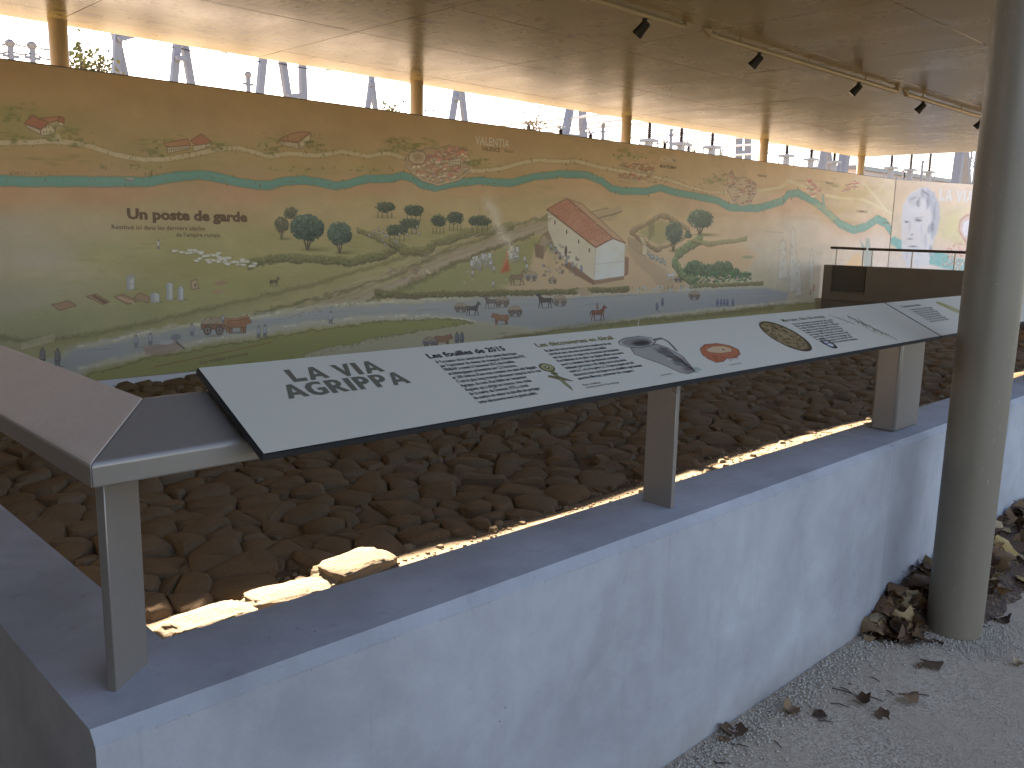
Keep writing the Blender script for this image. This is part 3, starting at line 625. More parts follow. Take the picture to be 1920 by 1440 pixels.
cv.poly('780,664 870,648 960,632 1090,614 1200,600 1320,590 1450,574 1540,566 1540,600 1300,626 1000,660 800,676', (158, 148, 84), .95, .03, .02, ((116, 104, 58), .02, .7)); cv.line('950,640 1000,628 1100,612 1220,602 1330,590 1450,578', .1, (128, 112, 62), .75, .06, .03)
for i in range(24): pt(random.uniform(940, 1060), random.uniform(622, 640), random.uniform(4, 16), random.uniform(1.5, 4), (112, 88, 52), .5, .7)
cv.line('290,688 508,642', .008, (150, 70, 42), .85, .006, .002)
cv.poly('1280,604 1400,588 1540,572 1540,586 1400,604 1290,622', (176, 164, 104), .5, .06)
# courtyard with guard house
cv.poly('700,548 760,538 850,500 1000,446 1052,452 1030,520 1010,545 760,552', (142, 140, 74), .75, .06, .02)
cv.poly('1000,470 1060,470 1110,490 1180,515 1290,520 1280,540 1200,548 1060,552 960,548 940,540 990,520', (212, 172, 122), .9, .07, .03); cv.poly('1172,470 1210,480 1256,520 1262,538 1180,545 1160,520', (216, 174, 124), .9, .04)
cv.hedge('705,548 760,552 860,550 960,548 1060,546 1090,543', 9, (120, 108, 60)); cv.hedge('1100,543 1140,543 1178,540', 8, (124, 112, 64))
cv.poly('1078,544 1098,538 1112,552 1092,556', (186, 156, 116), .95, .02)
cv.poly('1003,470 1018,440 1034,432 1042,446 1024,462 1018,486', (168, 140, 104), .9, .02, .006, ((110, 82, 60), .014, .8)); cv.poly('1002,456 1020,462 1018,486 1004,482', (134, 100, 74), .95, .015); cv.poly('1018,440 1034,428 1042,440 1030,452', (140, 108, 80), .9)
cv.poly('1027,396 1117,464 1114,526 1060,490 1040,462 1027,430', (222, 208, 176), 1, .015, .004, ((150, 124, 92), .012, .6))
cv.poly('1067,490 1114,526 1114,534 1080,515 1062,498', (150, 110, 78), .95, .012, .004)
cv.poly('1117,464 1149,447 1172,456 1170,518 1114,526', (226, 228, 220), 1, .015, .003, ((150, 130, 110), .01, .6)); cv.poly('1114,526 1170,518 1170,524 1114,534', (160, 118, 84), .95, .012)
cv.poly('1067,374 1091,382 1173,455 1149,447', (206, 152, 112), 1, .012, .004, ((130, 76, 54), .014, .8)); cv.poly('1025,393 1063,372 1149,446 1117,464', (200, 118, 84), 1, .012, .003, ((122, 66, 46), .02, .8), .3)
for k in range(230):
    a, b = random.random(), random.random(); x = 1025+(1063-1025)*a+(1117-1025)*b*(1-a)+(1149-1063)*b*a; y = 393-21*a+71*b+3*a*b
    pt(x, y, random.uniform(1, 3), random.uniform(.7, 1.3), random.choice([(172, 88, 62), (220, 150, 112), (186, 104, 74), (214, 136, 100)]), .7)
for q in range(13):
    f = q/12; cv.line(f'{1025+92*f},{393+71*f} {1063+86*f},{372+74*f}', .008, (168, 92, 66), .6, .006, .002)
for q in range(1, 7):
    f = q/7; cv.line(f'{1025+38*f},{393-21*f} {1117+32*f},{464-18*f}', .007, (176, 100, 72), .45, .006, .002)
cv.line('1114,496 1171,490', .012, (186, 182, 172), .8, .006, .002); cv.poly('1060,489 1080,503 1114,526 1114,535 1080,516 1058,500', (140, 98, 68), .95, .008, .004); cv.line('1026,393 1117,464 1149,447 1173,456', .022, (128, 72, 50), .9, .006, .003)
for x, y in ((1034, 462), (1042, 470), (1050, 480), (1062, 492), (1074, 498), (1090, 504)): cv.man(x, y, 15, (150, 152, 160), (90, 84, 84))
cv.poly('1172,462 1200,474 1240,500 1262,520 1268,548 1240,548 1222,520 1190,492', (184, 148, 110), .55, .03, .01)
cv.horse(1258, 516, 12, (206, 206, 204)); cv.cart(1272, 524, 12, (110, 100, 92))
for x, y in ((1040.5, 417), (1062.5, 435), (1085, 453), (1105, 469)): pt(x, y, 1.6, 5, (82, 66, 54), .95)
pt(1061, 471, 3, 12, (86, 66, 54), .95); cv.poly('1172,480 1179,484 1178,514 1171,518', (150, 96, 72), .9)
for i in range(34): pt(random.uniform(1018, 1085), 462+random.uniform(0, 1)*58+random.uniform(-8, 8), random.uniform(2, 5), random.uniform(2, 5), random.choice([(116, 100, 84), (92, 78, 66), (150, 130, 104), (128, 126, 128)]), .55)
# walled garden, trees and pond-like clearing
cv.hedge('1183,432 1210,420 1240,402 1262,410 1292,430', 8, (176, 142, 98), 6); cv.hedge('1184,434 1205,452 1232,468', 7, (160, 128, 88), 6); cv.hedge('1232,468 1262,455 1294,438', 6, (170, 140, 96), 6)
cv.poly('1196,436 1240,412 1284,436 1236,460', (172, 158, 98), .85, .05); cv.poly('1216,416 1228,414 1226,440 1216,452', (134, 122, 76), .7, .03)
cv.tree(1262, 470, 36, 56, (92, 116, 92), 60); cv.tree(1312, 440, 52, 48, (92, 120, 92), 90); cv.tree(1290, 452, 18, 18, (100, 118, 80), 24, False)
cv.poly('1176,444 1190,448 1212,462 1212,482 1196,476 1178,462', (178, 144, 106), .85); cv.house('1197,442 1206,444 1214,462 1205,458', None, '1205,458 1214,462 1212,480 1204,476', (214, 192, 146))
for i in range(16): cv.man(1214+i*2.2+random.uniform(-1, 1), 476+i*1.1+random.uniform(-3, 3), 9, (190, 192, 186))
cv.poly('1275,470 1300,460 1340,455 1390,460 1420,480 1400,510 1340,505 1290,495', (230, 178, 124), .75, .12, .03)
cv.hedge('1315,446 1300,455 1270,474 1264,490 1280,512 1304,526', 14, (122, 136, 82), 12); cv.hedge('1300,450 1330,456 1380,450 1400,446', 7, (158, 150, 92), 6)
for x, y, w, h in ((1300, 528, 40, 40), (1322, 528, 38, 34), (1345, 530, 36, 40), (1362, 526, 26, 36), (1378, 526, 18, 24), (1395, 524, 22, 16)): cv.tree(x, y, w, h, (104, 128, 84), 50, False, False)
for i in range(260):
    t_ = random.random(); x = 1296+t_*112; y = 520+random.uniform(-16, 14)*(1-t_*.55); pt(x, y, random.uniform(1.2, 4), random.uniform(1, 3), tuple(c*random.uniform(.6, 1.15) for c in (104, 124, 74)), .8, .4)
pt(1402, 482, 13, 3.5, (150, 150, 104), .8); cv.hedge('1295,536 1340,534 1400,532 1430,530', 6, (146, 132, 78), 6); cv.poly('1282,538 1300,534 1308,560 1290,552', (190, 180, 168), .5)
for i in range(14): pt(random.uniform(1186, 1282), 540+random.uniform(-4, 4), 4, 3, (186, 184, 178), .8)
# orchard and big trees
for x, y, w, h in ((722, 402, 42, 26), (776, 408, 40, 28), (768, 432, 42, 26), (745, 446, 44, 28), (822, 432, 32, 34), (854, 426, 34, 32), (900, 430, 46, 30)):
    cv.pdab(x, y+5, w*.7, 5, (140, 126, 66), .6, .8)
    for k in (-.32, -.12, .1, .3): cv.line(cv.P(f'{x+k*w},{y+6} {x+k*w},{y-4}'), .014, (86, 76, 54), .9)
    cv.tree(x, y+3, w, h, (86, 98, 72), 46, False, False)
cv.tree(577, 468, 66, 66, (78, 100, 80), 170); cv.tree(637, 474, 50, 58, (80, 102, 82), 130); cv.tree(528, 448, 30, 40, (120, 118, 84), 40); cv.tree(545, 420, 26, 32, (112, 110, 80), 40, False, False)
for i in range(16): cv.man(700+random.uniform(-10, 90), 432+random.uniform(-10, 28), 10, (186, 180, 158))
# flock, shepherd, graves, stelae
for i in range(46):
    t = random.random(); x = 315+t*165+random.uniform(-8, 8); y = 470+t*26+random.uniform(-11, 11)*(1-abs(t-.45))
    pt(x, y+2, 6, 2.2, (120, 112, 56), .6); pt(x, y, 5.5, 2.8, (222, 218, 204), .95); pt(x+random.choice([-1, 1])*5, y-2, 1.6, 1.6, (200, 194, 180), .9)
cv.man(297, 458, 18, (206, 200, 186)); cv.horse(514, 528, 12, (84, 72, 52))
for p in ('98,571 128,564 143,573 112,582', '162,557 180,552 206,566 192,570', '215,556 232,552 256,566 240,571', '250,560 262,548 280,556 278,568'): cv.poly(p, (168, 122, 86), .95, .015, .006, ((120, 84, 58), .012, .8))
cv.poly('176,553 204,567 198,570 172,557', (110, 78, 52), .9); 
for i in range(6): cv.line(cv.P(f'{222+i*5},{556+i*2} {228+i*5},{560+i*2}'), .012, (206, 170, 126), .9)
for x, y, w, h in ((245, 531, 7, 24), (291, 559, 8, 16), (318, 547, 6, 30), (339, 551, 5, 24)):
    pt(x+6, y+h*.45, 10, 2.5, (118, 116, 60), .6); cv.poly(f'{x-w},{y-h/2} {x},{y-h/2-3} {x+w},{y-h/2} {x+w},{y+h/2} {x-w},{y+h/2}', (196, 196, 190), .95, .01, .003, ((128, 126, 122), .01, .7)); cv.poly(f'{x-w},{y-h/2} {x-w*.2},{y-h/2} {x-w*.2},{y+h/2} {x-w},{y+h/2}', (150, 150, 152), .8, .01)
pt(245, 519, 8, 5, (150, 146, 142), .8); cv.poly('357,528 368,524 373,540 360,543', (190, 156, 112), .9, .012, .004, ((110, 84, 60), .012, .8)); pt(366, 535, 3, 4, (120, 84, 58), .8)
cv.poly('394,548 412,541 424,545 408,553', (176, 134, 92), .9); cv.poly('398,532 416,526 430,530 412,537', (170, 126, 86), .9)
# traffic on the road
for x, y in ((255, 640), (282, 636), (360, 618), (485, 622), (497, 620), (620, 595), (416, 604)): cv.man(x, y, 24, (178, 176, 172), (96, 92, 92))
cv.poly('268,650 330,638 345,652 300,668 272,664', (164, 128, 100), .85, .03); pt(330, 632, 12, 7, (120, 116, 118), .8); pt(312, 642, 16, 5, (190, 186, 178), .8); cv.line('330,640 345,654', .02, (96, 84, 78), .9)
cv.cart(400, 612, 34, (142, 96, 66)); cv.ox(442, 606, 28, (184, 116, 68)); cv.ox(447, 609, 26, (168, 104, 62))
cv.man(418, 597, 16, (178, 178, 174))
for x, y in ((80, 668), (108, 670)): cv.man(x, y, 34, (128, 118, 110), (76, 66, 62))
for i in range(16): cv.line(cv.P(f'{40+i*4},{655-i} {43+i*4},{642-i}'), .012, (214, 196, 146), .8)
cv.horse(886, 578, 18, (78, 66, 60)); cv.cart(864, 577, 18, (120, 100, 84)); cv.horse(921, 565, 18, (104, 88, 78), -1); cv.cart(942, 566, 20, (134, 112, 88)); cv.ox(939, 597, 19, (164, 104, 66), -1); cv.cart(966, 584, 20, (112, 92, 74))
cv.horse(1022, 563, 20, (86, 72, 62), -1); cv.cart(1050, 564, 20, (158, 140, 110)); cv.horse(1121, 586, 20, (136, 78, 52)); cv.man(1120, 574, 12, (160, 120, 96), (110, 70, 56))
cv.ox(830, 637, 20, (162, 106, 70)); cv.cart(806, 642, 20, (128, 124, 126)); 
for x in (857, 866): cv.man(x, 634, 24, (120, 116, 116), (84, 80, 84))
cv.man(1232, 575, 16, (120, 116, 130), (84, 82, 96)); cv.man(1242, 566, 16, (120, 116, 130), (84, 82, 96)); cv.cart(1302, 554, 16, (130, 108, 88))
for x in (1352, 1358, 1364, 1374, 1345): cv.man(x, 567, 14, (120, 116, 140), (90, 88, 110))
cv.line('1198,598 1196,612', .03, (216, 206, 174), .95)
# people in the yard, funeral fire and smoke
for x0, y0, n in ((893, 494, 16), (912, 488, 14), (962, 476, 10)):
    for i in range(n): cv.man(x0+random.uniform(-9, 9), y0+random.uniform(-8, 6), 20, (206, 204, 194), (150, 140, 116))
for x, y in ((886, 512), (926, 504), (925, 532), (984, 486), (988, 500)): cv.man(x, y, 15, (196, 192, 180))
sm = cv.P('918,384 926,398 932,414 938,432 950,448 956,462 957,478')
cv.line(sm, [.30, .26, .20, .18, .15, .12, .08], (224, 200, 168), .6, .1, .05); cv.line(sm, [.16, .16, .12, .11, .09, .07, .05], (236, 216, 190), .6, .05, .04)
cv.poly('938,511 945,494 951,470 955,494 955,508', (206, 120, 66), .9, .04, .02); cv.poly('940,511 946,500 952,490 955,508', (196, 74, 40), .85, .03, .01)
cv.horse(970, 520, 20, (138, 106, 78)); cv.cart(996, 518, 18, (150, 148, 158)); cv.cart(1036, 526, 12, (170, 130, 96)); 
for i in range(12): pt(random.uniform(865, 1050), random.uniform(505, 535), random.uniform(2, 4), random.uniform(1.5, 3), (184, 170, 140), .7)
cv.line('800,508 806,512', .04, (212, 194, 150), .9)
# pale relief drawings on the right
for x, y0, y1, w in ((1487, 426, 545, 7), (1468, 448, 520, 9), (1497, 488, 552, 6), (1522, 466, 548, 5)):
    cv.poly(f'{x-w*.6},{y0+8} {x},{y0} {x+w*.6},{y0+8} {x+w},{y1} {x-w},{y1+4}', (216, 206, 186), .85, .03, .01, ((166, 152, 132), .02, .7))
    for i in range(14): pt(x+random.uniform(-w, w), random.uniform(y0+8, y1), w*.4, random.uniform(2, 6), random.choice([(190, 176, 154), (232, 224, 206), (172, 156, 134)]), .5, .8)
cv.line('1437,434 1470,436', .02, (180, 156, 130), .7)
pt(1526, 540, 3, 9, (180, 128, 84), .8); pt(1520, 548, 2, 6, (170, 120, 80), .8)
cv.poly('1580,505 1600,478 1612,474 1618,500', (244, 194, 128), .9, .05); cv.poly('1620,505 1618,472 1614,452 1622,462 1624,446 1630,446 1632,462 1638,474 1636,505', (146, 166, 158), .85, .03, .01); cv.line('1616,462 1613,448', .04, (146, 166, 158), .85)
cv.line('1548,486 1586,488', .02, (190, 176, 160), .6)
for tr_ in ('0,628 60,634 140,628 300,594 470,556 600,524 720,488 830,450', '560,590 700,560 830,508 1000,444', '150,708 280,674 420,650 560,626 700,606 820,600', '560,672 700,638 880,604', '240,720 400,690 560,672', '700,552 900,548 1090,544', '1100,546 1280,538 1430,531', '800,664 960,634 1200,602 1450,576'):
    cv.ticks(tr_, 60, 6, (104, 100, 46), .6, 3); cv.ticks(tr_, 40, 3, (196, 178, 116), .5, 4)
for k in range(420):
    t_ = random.random(); x = 545+t_*490; y = 588-t_*165-22*math.sin(t_*2.2)+random.uniform(-9, 12); pt(x, y, random.uniform(5, 22), random.uniform(.5, 1.6), random.choice([(150, 122, 90), (196, 170, 132), (132, 108, 78), (206, 184, 146)]), random.uniform(.2, .5), .7, .28)
for k in range(320):
    x = random.uniform(60, 860); y = random.uniform(440, 680-.1*x); pt(x, y, random.uniform(3, 12), random.uniform(.6, 1.8), random.choice([(128, 128, 58), (150, 146, 78), (170, 160, 96), (118, 116, 54)]), random.uniform(.15, .4), .8)
for x, y in ((20, 222), (95, 258), (35, 262), (150, 268), (130, 245), (290, 285), (405, 274), (512, 282), (588, 270), (745, 268), (772, 276), (890, 306)):
    for k in range(12): pt(x+random.uniform(-16, 16), y+random.uniform(-7, 7), random.uniform(4, 9), random.uniform(2, 4.5), random.choice([(112, 110, 50), (130, 122, 58), (98, 98, 48)]), .45, .7)
for x, y, w, h in ((15, 215, 55, 26), (120, 246, 34, 26), (300, 272, 46, 20), (415, 276, 26, 16), (505, 272, 30, 16), (600, 276, 18, 14), (755, 276, 40, 18), (895, 300, 26, 22), (1180, 292, 40, 14), (1340, 335, 26, 20), (250, 312, 90, 12), (560, 318, 90, 12), (690, 318, 60, 12)):
    for k in range(9): pt(x+random.uniform(-w, w)*.7, y+random.uniform(-h, h)*.6, w*random.uniform(.35, .6), h*random.uniform(.35, .6), random.choice([(168, 164, 88), (182, 174, 104), (156, 152, 80)]), .16, .95)
    for k in range(10): pt(x+random.uniform(-w, w)*.8, y+random.uniform(-h, h)*.5, random.uniform(2, 5), random.uniform(2, 4), random.choice([(110, 108, 52), (128, 122, 60)]), .5, .6)
img_main = cv.image('mural_print_long')

# second, angled wall: head and amphitheatre
P2a = np.array([25.2, 10.62]); ang2 = math.atan2(9.44-10.62, 28.6-25.2); dir2 = np.array([math.cos(ang2), math.sin(ang2)]); L2 = 6.6
def wall2(x, y):
    d = ray(x, y); nrm = np.array([-dir2[1], dir2[0]]); t = (P2a@nrm)/(d[0]*nrm[0]+d[1]*nrm[1]); q = EYE+d*t
    return float((q[:2]-P2a)@dir2), float(q[2])
c2 = Canvas(1100, 560, 0, L2, ZB, ZT, wall2)
c2.base([(1690, 360, (232, 200, 158)), (1690, 450, (232, 206, 172)), (1780, 350, (234, 206, 172)), (1790, 420, (222, 206, 150)), (1840, 360, (234, 206, 176)), (1700, 500, (234, 214, 196)), (1830, 470, (226, 190, 168))])
pt2 = c2.pdab
c2.line('1676,452 1700,466 1730,478 1780,492 1840,512', [.25, .3, .36, .42, .46], (100, 178, 172), .95, .03, .02); c2.line('1790,512 1815,480', .03, (236, 226, 200), .9)
c2.poly('1690,410 1693,385 1705,364 1722,353 1738,351 1752,362 1761,385 1762,408 1757,436 1750,452 1744,476 1742,498 1722,503 1700,498 1691,478 1690,450', (216, 216, 218), 1, .04, .01)
c2.poly('1738,352 1752,362 1761,385 1762,408 1757,436 1748,452 1744,440 1748,412 1744,388 1732,372', (172, 178, 188), .95, .05, .015)
c2.poly('1700,372 1722,356 1738,354 1730,372 1722,386 1706,384', (196, 198, 204), .9, .05, .02)
for x, y, w, h, c, r in ((1712, 372, 10, 3, (150, 154, 164), .3), (1730, 362, 5, 12, (140, 146, 158), .2), (1740, 380, 4, 16, (128, 134, 148), .1), (1752, 400, 4, 22, (146, 152, 164), .1), (1722, 376, 3, 10, (156, 160, 168), -.4), (1700, 416, 6, 3, (92, 96, 110), 0), (1722, 413, 9, 4, (84, 88, 102), 0), (1722, 408, 12, 2, (150, 152, 160), .1), (1710, 440, 4, 3, (140, 142, 150), 0), (1706, 425, 3, 16, (186, 188, 194), 0), (1712, 462, 11, 2, (96, 98, 110), 0), (1718, 395, 16, 4, (226, 226, 228), 0), (1706, 448, 8, 2.5, (120, 122, 132), 0), (1728, 432, 3, 22, (196, 198, 206), .1), (1748, 425, 6, 14, (112, 118, 132), .1), (1736, 362, 12, 3, (118, 124, 138), -.4), (1722, 382, 5, 9, (122, 128, 142), .5), (1745, 470, 5, 14, (140, 146, 158), .1), (1735, 450, 5, 22, (184, 188, 196), .2), (1742, 430, 5, 12, (150, 156, 168), 0), (1712, 470, 9, 3, (176, 178, 186), 0), (1712, 490, 14, 6, (204, 206, 212), 0), (1700, 478, 3, 14, (190, 192, 200), 0)):
    pt2(x, y, w, h, c, .8, .7, r)
for i in range(70): pt2(random.uniform(1695, 1758), random.uniform(358, 495), random.uniform(1, 4), random.uniform(2, 8), random.choice([(204, 206, 210), (226, 226, 228), (186, 190, 198)]), .3, .8)
for i in range(40): pt2(random.uniform(1768, 1812), random.uniform(410, 460), random.uniform(6, 16), random.uniform(5, 12), (206, 200, 128), .2, .9)
c2.poly('1798,432 1800,415 1812,404 1834,402 1850,412 1852,440 1836,452 1810,452', (220, 190, 176), .9, .05, .02, ((190, 120, 104), .05, .7)); c2.poly('1804,430 1808,416 1822,410 1838,416 1840,434 1824,445 1808,442', (226, 226, 232), 1, .03)
for i in range(330):
    x = random.uniform(1768, 1852); y = random.uniform(448, 505)
    if y < 452+(1800-x)*.6: continue
    pt2(x, y, random.uniform(1, 3.5), random.uniform(.7, 1.6), random.choice([(206, 120, 104), (232, 206, 190), (186, 104, 92), (214, 150, 130)]), .75, .4, random.choice([.5, -.6]))
img_side = c2.image('mural_print_side')

def print_mat(name, img, rough=.42):
    t = NT(name); n = t.n.new('ShaderNodeTexImage'); n.image = img; n.extension = 'EXTEND'
    c = t.n.new('ShaderNodeTexCoord'); t.l(c.outputs['UV'], n.inputs[0])
    g = t.noise(t.geo(), 2.2, 4, .6); t.set(color=n.outputs[0], rough=t.ramp(g, [(.3, rough-.06), (.7, rough+.08)]), spec=.5)
    t.bump(t.noise(t.geo(), 70, 3), .03, .002); return t.m
def quad_uv(name, pts, mat, parent):
    off = wloc(parent); me = bpy.data.meshes.new(name); me.from_pydata([tuple(Vector(p)-off) for p in pts], [], [(0, 1, 2, 3)])
    uv = me.uv_layers.new(name='UVMap'); uv.data.foreach_set('uv', [0, 0, 1, 0, 1, 1, 0, 1]); return obj(name, me, mat, parent)
mural = thing('mural_wall', (12, 10.7, 0), 'long wall printed with a painted Roman road map, river and guard house scene', 'mural')
MB().box((.62, YW+.003, -.6), (25.2, YW+.13, ZT)).build('wall_core', M['column'], mural)
MB().box((-9.3, YW+.003, -.6), (.619, YW+.13, ZT)).build('sun_stop_wall', M['column'], mural)  # unseen extension added to stop sun passing left of the mural
quad_uv('mural_print', [(MX0, YW, ZB), (MX1, YW, ZB), (MX1, YW, ZT), (MX0, YW, ZT)], print_mat('mural_print_long', img_main), mural)
MB().box((.62, YW-.05, -.6), (20.95, YW-.002, -.322)).build('plinth', M['plinth'], mural, bevel=.006)
MB().box((25.185, YW-.006, -.35), (25.215, YW-.001, ZT-.005)).build('joint_strip', M['hatch'], mural)
cap = MB().box((.62, YW-.004, ZT), (25.2, YW+.134, ZT+.012)); cap.build('cap_strip', M['column'], mural)
mural2 = thing('mural_wall', (25.2, 10.62, 0), 'angled end wall printed with a grey stone head, white title and amphitheatre', 'mural')
e2 = P2a+dir2*L2; n2 = np.array([dir2[1], -dir2[0]])
q0 = P2a-n2*.003; q1 = e2-n2*.003; q2 = e2-n2*.13; q3 = P2a-n2*.13
MB().prism([tuple(q0+dir2*.02), tuple(q1), tuple(q2), tuple(q3+dir2*.02)], -.1, ZT, 'z').build('wall_core', M['column'], mural2)
quad_uv('mural_print', [(*P2a, ZB), (*e2, ZB), (*e2, ZT), (*P2a, ZT)], print_mat('mural_print_side', img_side), mural2)

# ---- lettering (real letter outlines laid on the prints)
DG = None
def text(name, body, mat, parent, origin, rot, width=None, size=.1, bold=0, align='LEFT', spacing=1.0, shear=0, xs=1.0, res=2):
    c = bpy.data.curves.new(name, 'FONT'); c.body = body; c.size = 1; c.offset = bold; c.align_x = align; c.space_line = spacing; c.shear = shear; c.resolution_u = res
    o = bpy.data.objects.new(name, c); COL.objects.link(o); bpy.context.view_layer.update()
    me = bpy.data.meshes.new_from_object(o.evaluated_get(bpy.context.evaluated_depsgraph_get())); bpy.data.objects.remove(o); bpy.data.curves.remove(c)
    co = np.zeros(len(me.vertices)*3); me.vertices.foreach_get('co', co); co = co.reshape(-1, 3)
    w0 = co[:, 0].max()-co[:, 0].min()
    sx = (width/w0) if width else size*xs; co[:, 0] *= sx; co[:, 1] *= size; me.vertices.foreach_set('co', co.ravel()); me.update()
    me.name = name; me.materials.clear()
    p = obj(name, me, mat, parent, Vector(origin)-wloc(parent)); p.rotation_euler = rot; return p
up = (R(90), 0, 0)
def wtext(body, x, z, width, size, mat, bold=0, tilt=0, **k): return text('lettering', body, mat, mural, (x, YW-.002, z), (R(90), -tilt, 0), width, size, bold, **k)
wtext('Un poste de garde', 4.00, 1.555, 1.52, .165, M['ink_brown'], .05)
wtext('Restitué ici dans les derniers siècles', 3.815, 1.432, 1.125, .072, M['ink_brown'], .012)
wtext('de l’empire romain', 4.575, 1.352, .565, .072, M['ink_brown'], .012)
_a = wall_xy(375, 683); wtext('Les vestiges conservés', _a[0], _a[1], .66, .062, M['ink_brown'], .006, .10)
def pxtext(body, px0, px1, size, mat, bold=.0, tilt=0, cvf=wall_xy, par=None):
    a = cvf(*px0); b = cvf(*px1); return wtext(body, a[0], a[1], abs(b[0]-a[0]), size, mat, bold, tilt)
def flared(body, width, height):            # broad flared poster capitals as polygons, unit cell height 1
    G = {'L': (.62, [[(0, 1), (.24, 1), (.22, .24), (.62, .26), (.60, 0), (.02, 0)]]),
         'A': (.80, [[(.0, 0), (.22, 0), (.29, .2), (.29, .4), (.40, .74), (.54, .4), (.57, .2), (.64, .02), (.84, .05), (.5, 1.03), (.32, 1.0)], [(.28, .2), (.57, .2), (.53, .4), (.29, .4)]]),
         'V': (.78, [[(0, 1), (.25, .98), (.42, .36), (.56, .98), (.80, 1.02), (.50, -.02), (.33, -.02)]]),
         'I': (.30, [[(.02, 1), (.28, 1), (.25, 0), (.01, 0)]]),
         'G': (.80, [[(.74, .98), (.48, 1.03), (.2, .94), (.03, .7), (.02, .36), (.14, .1), (.38, -.02), (.62, .02), (.80, .1), (.80, .54), (.46, .54), (.46, .36), (.58, .36), (.58, .2), (.42, .18), (.28, .32), (.26, .62), (.38, .80), (.56, .82), (.72, .74)]]),
         'R': (.72, [[(.01, 1), (.0, 0), (.23, 0), (.24, .36), (.5, 0), (.76, .04), (.46, .44), (.6, .54), (.66, .72), (.58, .92), (.4, 1.01)], [(.24, .58), (.24, .82), (.36, .82), (.43, .72), (.37, .6)]]),
         'P': (.66, [[(.01, 1), (.0, 0), (.23, 0), (.24, .36), (.42, .38), (.6, .5), (.66, .7), (.58, .92), (.4, 1.01)], [(.24, .58), (.24, .82), (.36, .82), (.43, .72), (.37, .6)]]),
         ' ': (.26, [])}
    x = 0; out = []
    for ch in body:
        w, ps = G[ch]
        if ch == 'A': ps = [[(0, 0), (.22, .0), (.28, .22), (.56, .22), (.62, .02), (.86, .05), (.52, 1.03), (.31, 1.0)], [(.33, .42), (.50, .42), (.41, .74)]]
        out.append([[(x+a, b) for a, b in p] for p in ps]); x += w+.09
    k = width/x
    return [[[(a*k, b*height) for a, b in p] for p in g] for g in out if g]
def flared_mesh(name, glyphs, mat, parent, origin, rot):
    c = bpy.data.curves.new(name, 'CURVE'); c.dimensions = '2D'; c.fill_mode = 'BOTH'
    for g in glyphs:
        for p in g:
            s = c.splines.new('POLY'); s.points.add(len(p)-1); s.use_cyclic_u = True
            for q, (a, b) in zip(s.points, p): q.co = (a, b, 0, 1)
    o = bpy.data.objects.new(name, c); COL.objects.link(o); bpy.context.view_layer.update()
    me = bpy.data.meshes.new_from_object(o.evaluated_get(bpy.context.evaluated_depsgraph_get())); bpy.data.objects.remove(o)
    me.materials.clear(); p = obj(name, me, mat, parent, Vector(origin)-wloc(parent)); p.rotation_euler = rot; return p
a = wall_xy(891, 270); b = wall_xy(955, 270)
wtext('VALENTIA', a[0], a[1], b[0]-a[0], .18, M['ink_cream'], .012)
pxtext('VALENCE', (903, 282), (937, 284), .095, M['ink_brown'], .01)
pxtext('ACUNUM', (1237, 302), (1268, 304), .15, M['ink_cream'], .01); pxtext('MONTÉLIMAR', (1237, 314), (1268, 317), .085, M['ink_brown'], .01)
pxtext('ORANGE', (1420, 331), (1437, 333), .08, M['ink_brown'], .01); pxtext('AVIGNON', (1549, 345), (1562, 346), .075, M['ink_brown'], .01)
pxtext('NÎMES', (1606, 398), (1626, 400), .085, M['ink_brown'], .01); pxtext('ARLES', (1655, 419), (1668, 420), .075, M['ink_ochre'], .01)
pxtext('Gisacum', (945, 285), (962, 287), .07, M['ink_brown'], 0)
a = wall2(1760, 375); g2 = flared('LA VIA AGRIPPA', 3.5, .33)
o3 = P2a+dir2*a[0]+n2*.003
flared_mesh('title_lettering', g2, M['ink_white'], mural2, (o3[0], o3[1], a[1]-.02), (R(90), 0, ang2))

# ------------------------------------------------------------------ guard rail with lectern top
FB, FT, BT = 1.097, 1.137, 1.204
RY0, RY1 = 1.372, 1.510
SL = math.atan2(BT-FT, RY1-RY0)
rail = thing('guard_rail', (.5, 1.44, WT), 'grey brown steel guard rail with sloping top and flat posts standing on the low wall', 'railing')
prof = [(RY0, FB), (RY0, FT-.004), (RY0+.004, FT+.002), (RY1, BT), (RY1, FB+.03), (RY1-.02, FB)]
def sweep(name, x0f, x1f, mat, segs):
    # beam along X with mitred start: x = f(y)
    mb = MB(); n = len(prof)
    mb.add([(x0f(y), y, z) for y, z in prof]+[(x1f(y), y, z) for y, z in prof],
           [tuple(range(n-1, -1, -1)), tuple(range(n, 2*n))]+[(i, (i+1) % n, n+(i+1) % n, n+i) for i in range(n)])
    return mb.build(name, mat, rail, bevel=.006, seg=3, angle=50)
CX = .442-1.372          # mitre plane X - Y = CX
sweep('top_beam', lambda y: y+CX, lambda y: 2.125, M['steel'], 1)
for k in range(7): sweep('top_beam', lambda y, k=k: 2.128+2.6*k, lambda y, k=k: 2.125+2.6*(k+1), M['steel'], 1)
mb = MB(); n = len(prof)
ret = [(y+CX, z) for y, z in prof]
mb.add([(x, x-CX, z) for x, z in ret]+[(x, 8.0, z) for x, z in ret], [tuple(range(n)), tuple(range(2*n-1, n-1, -1))]+[(i, n+i, n+(i+1) % n, (i+1) % n) for i in range(n)])
mb.build('return_beam', M['dusty_lit'], rail, bevel=.006, seg=3, angle=50)
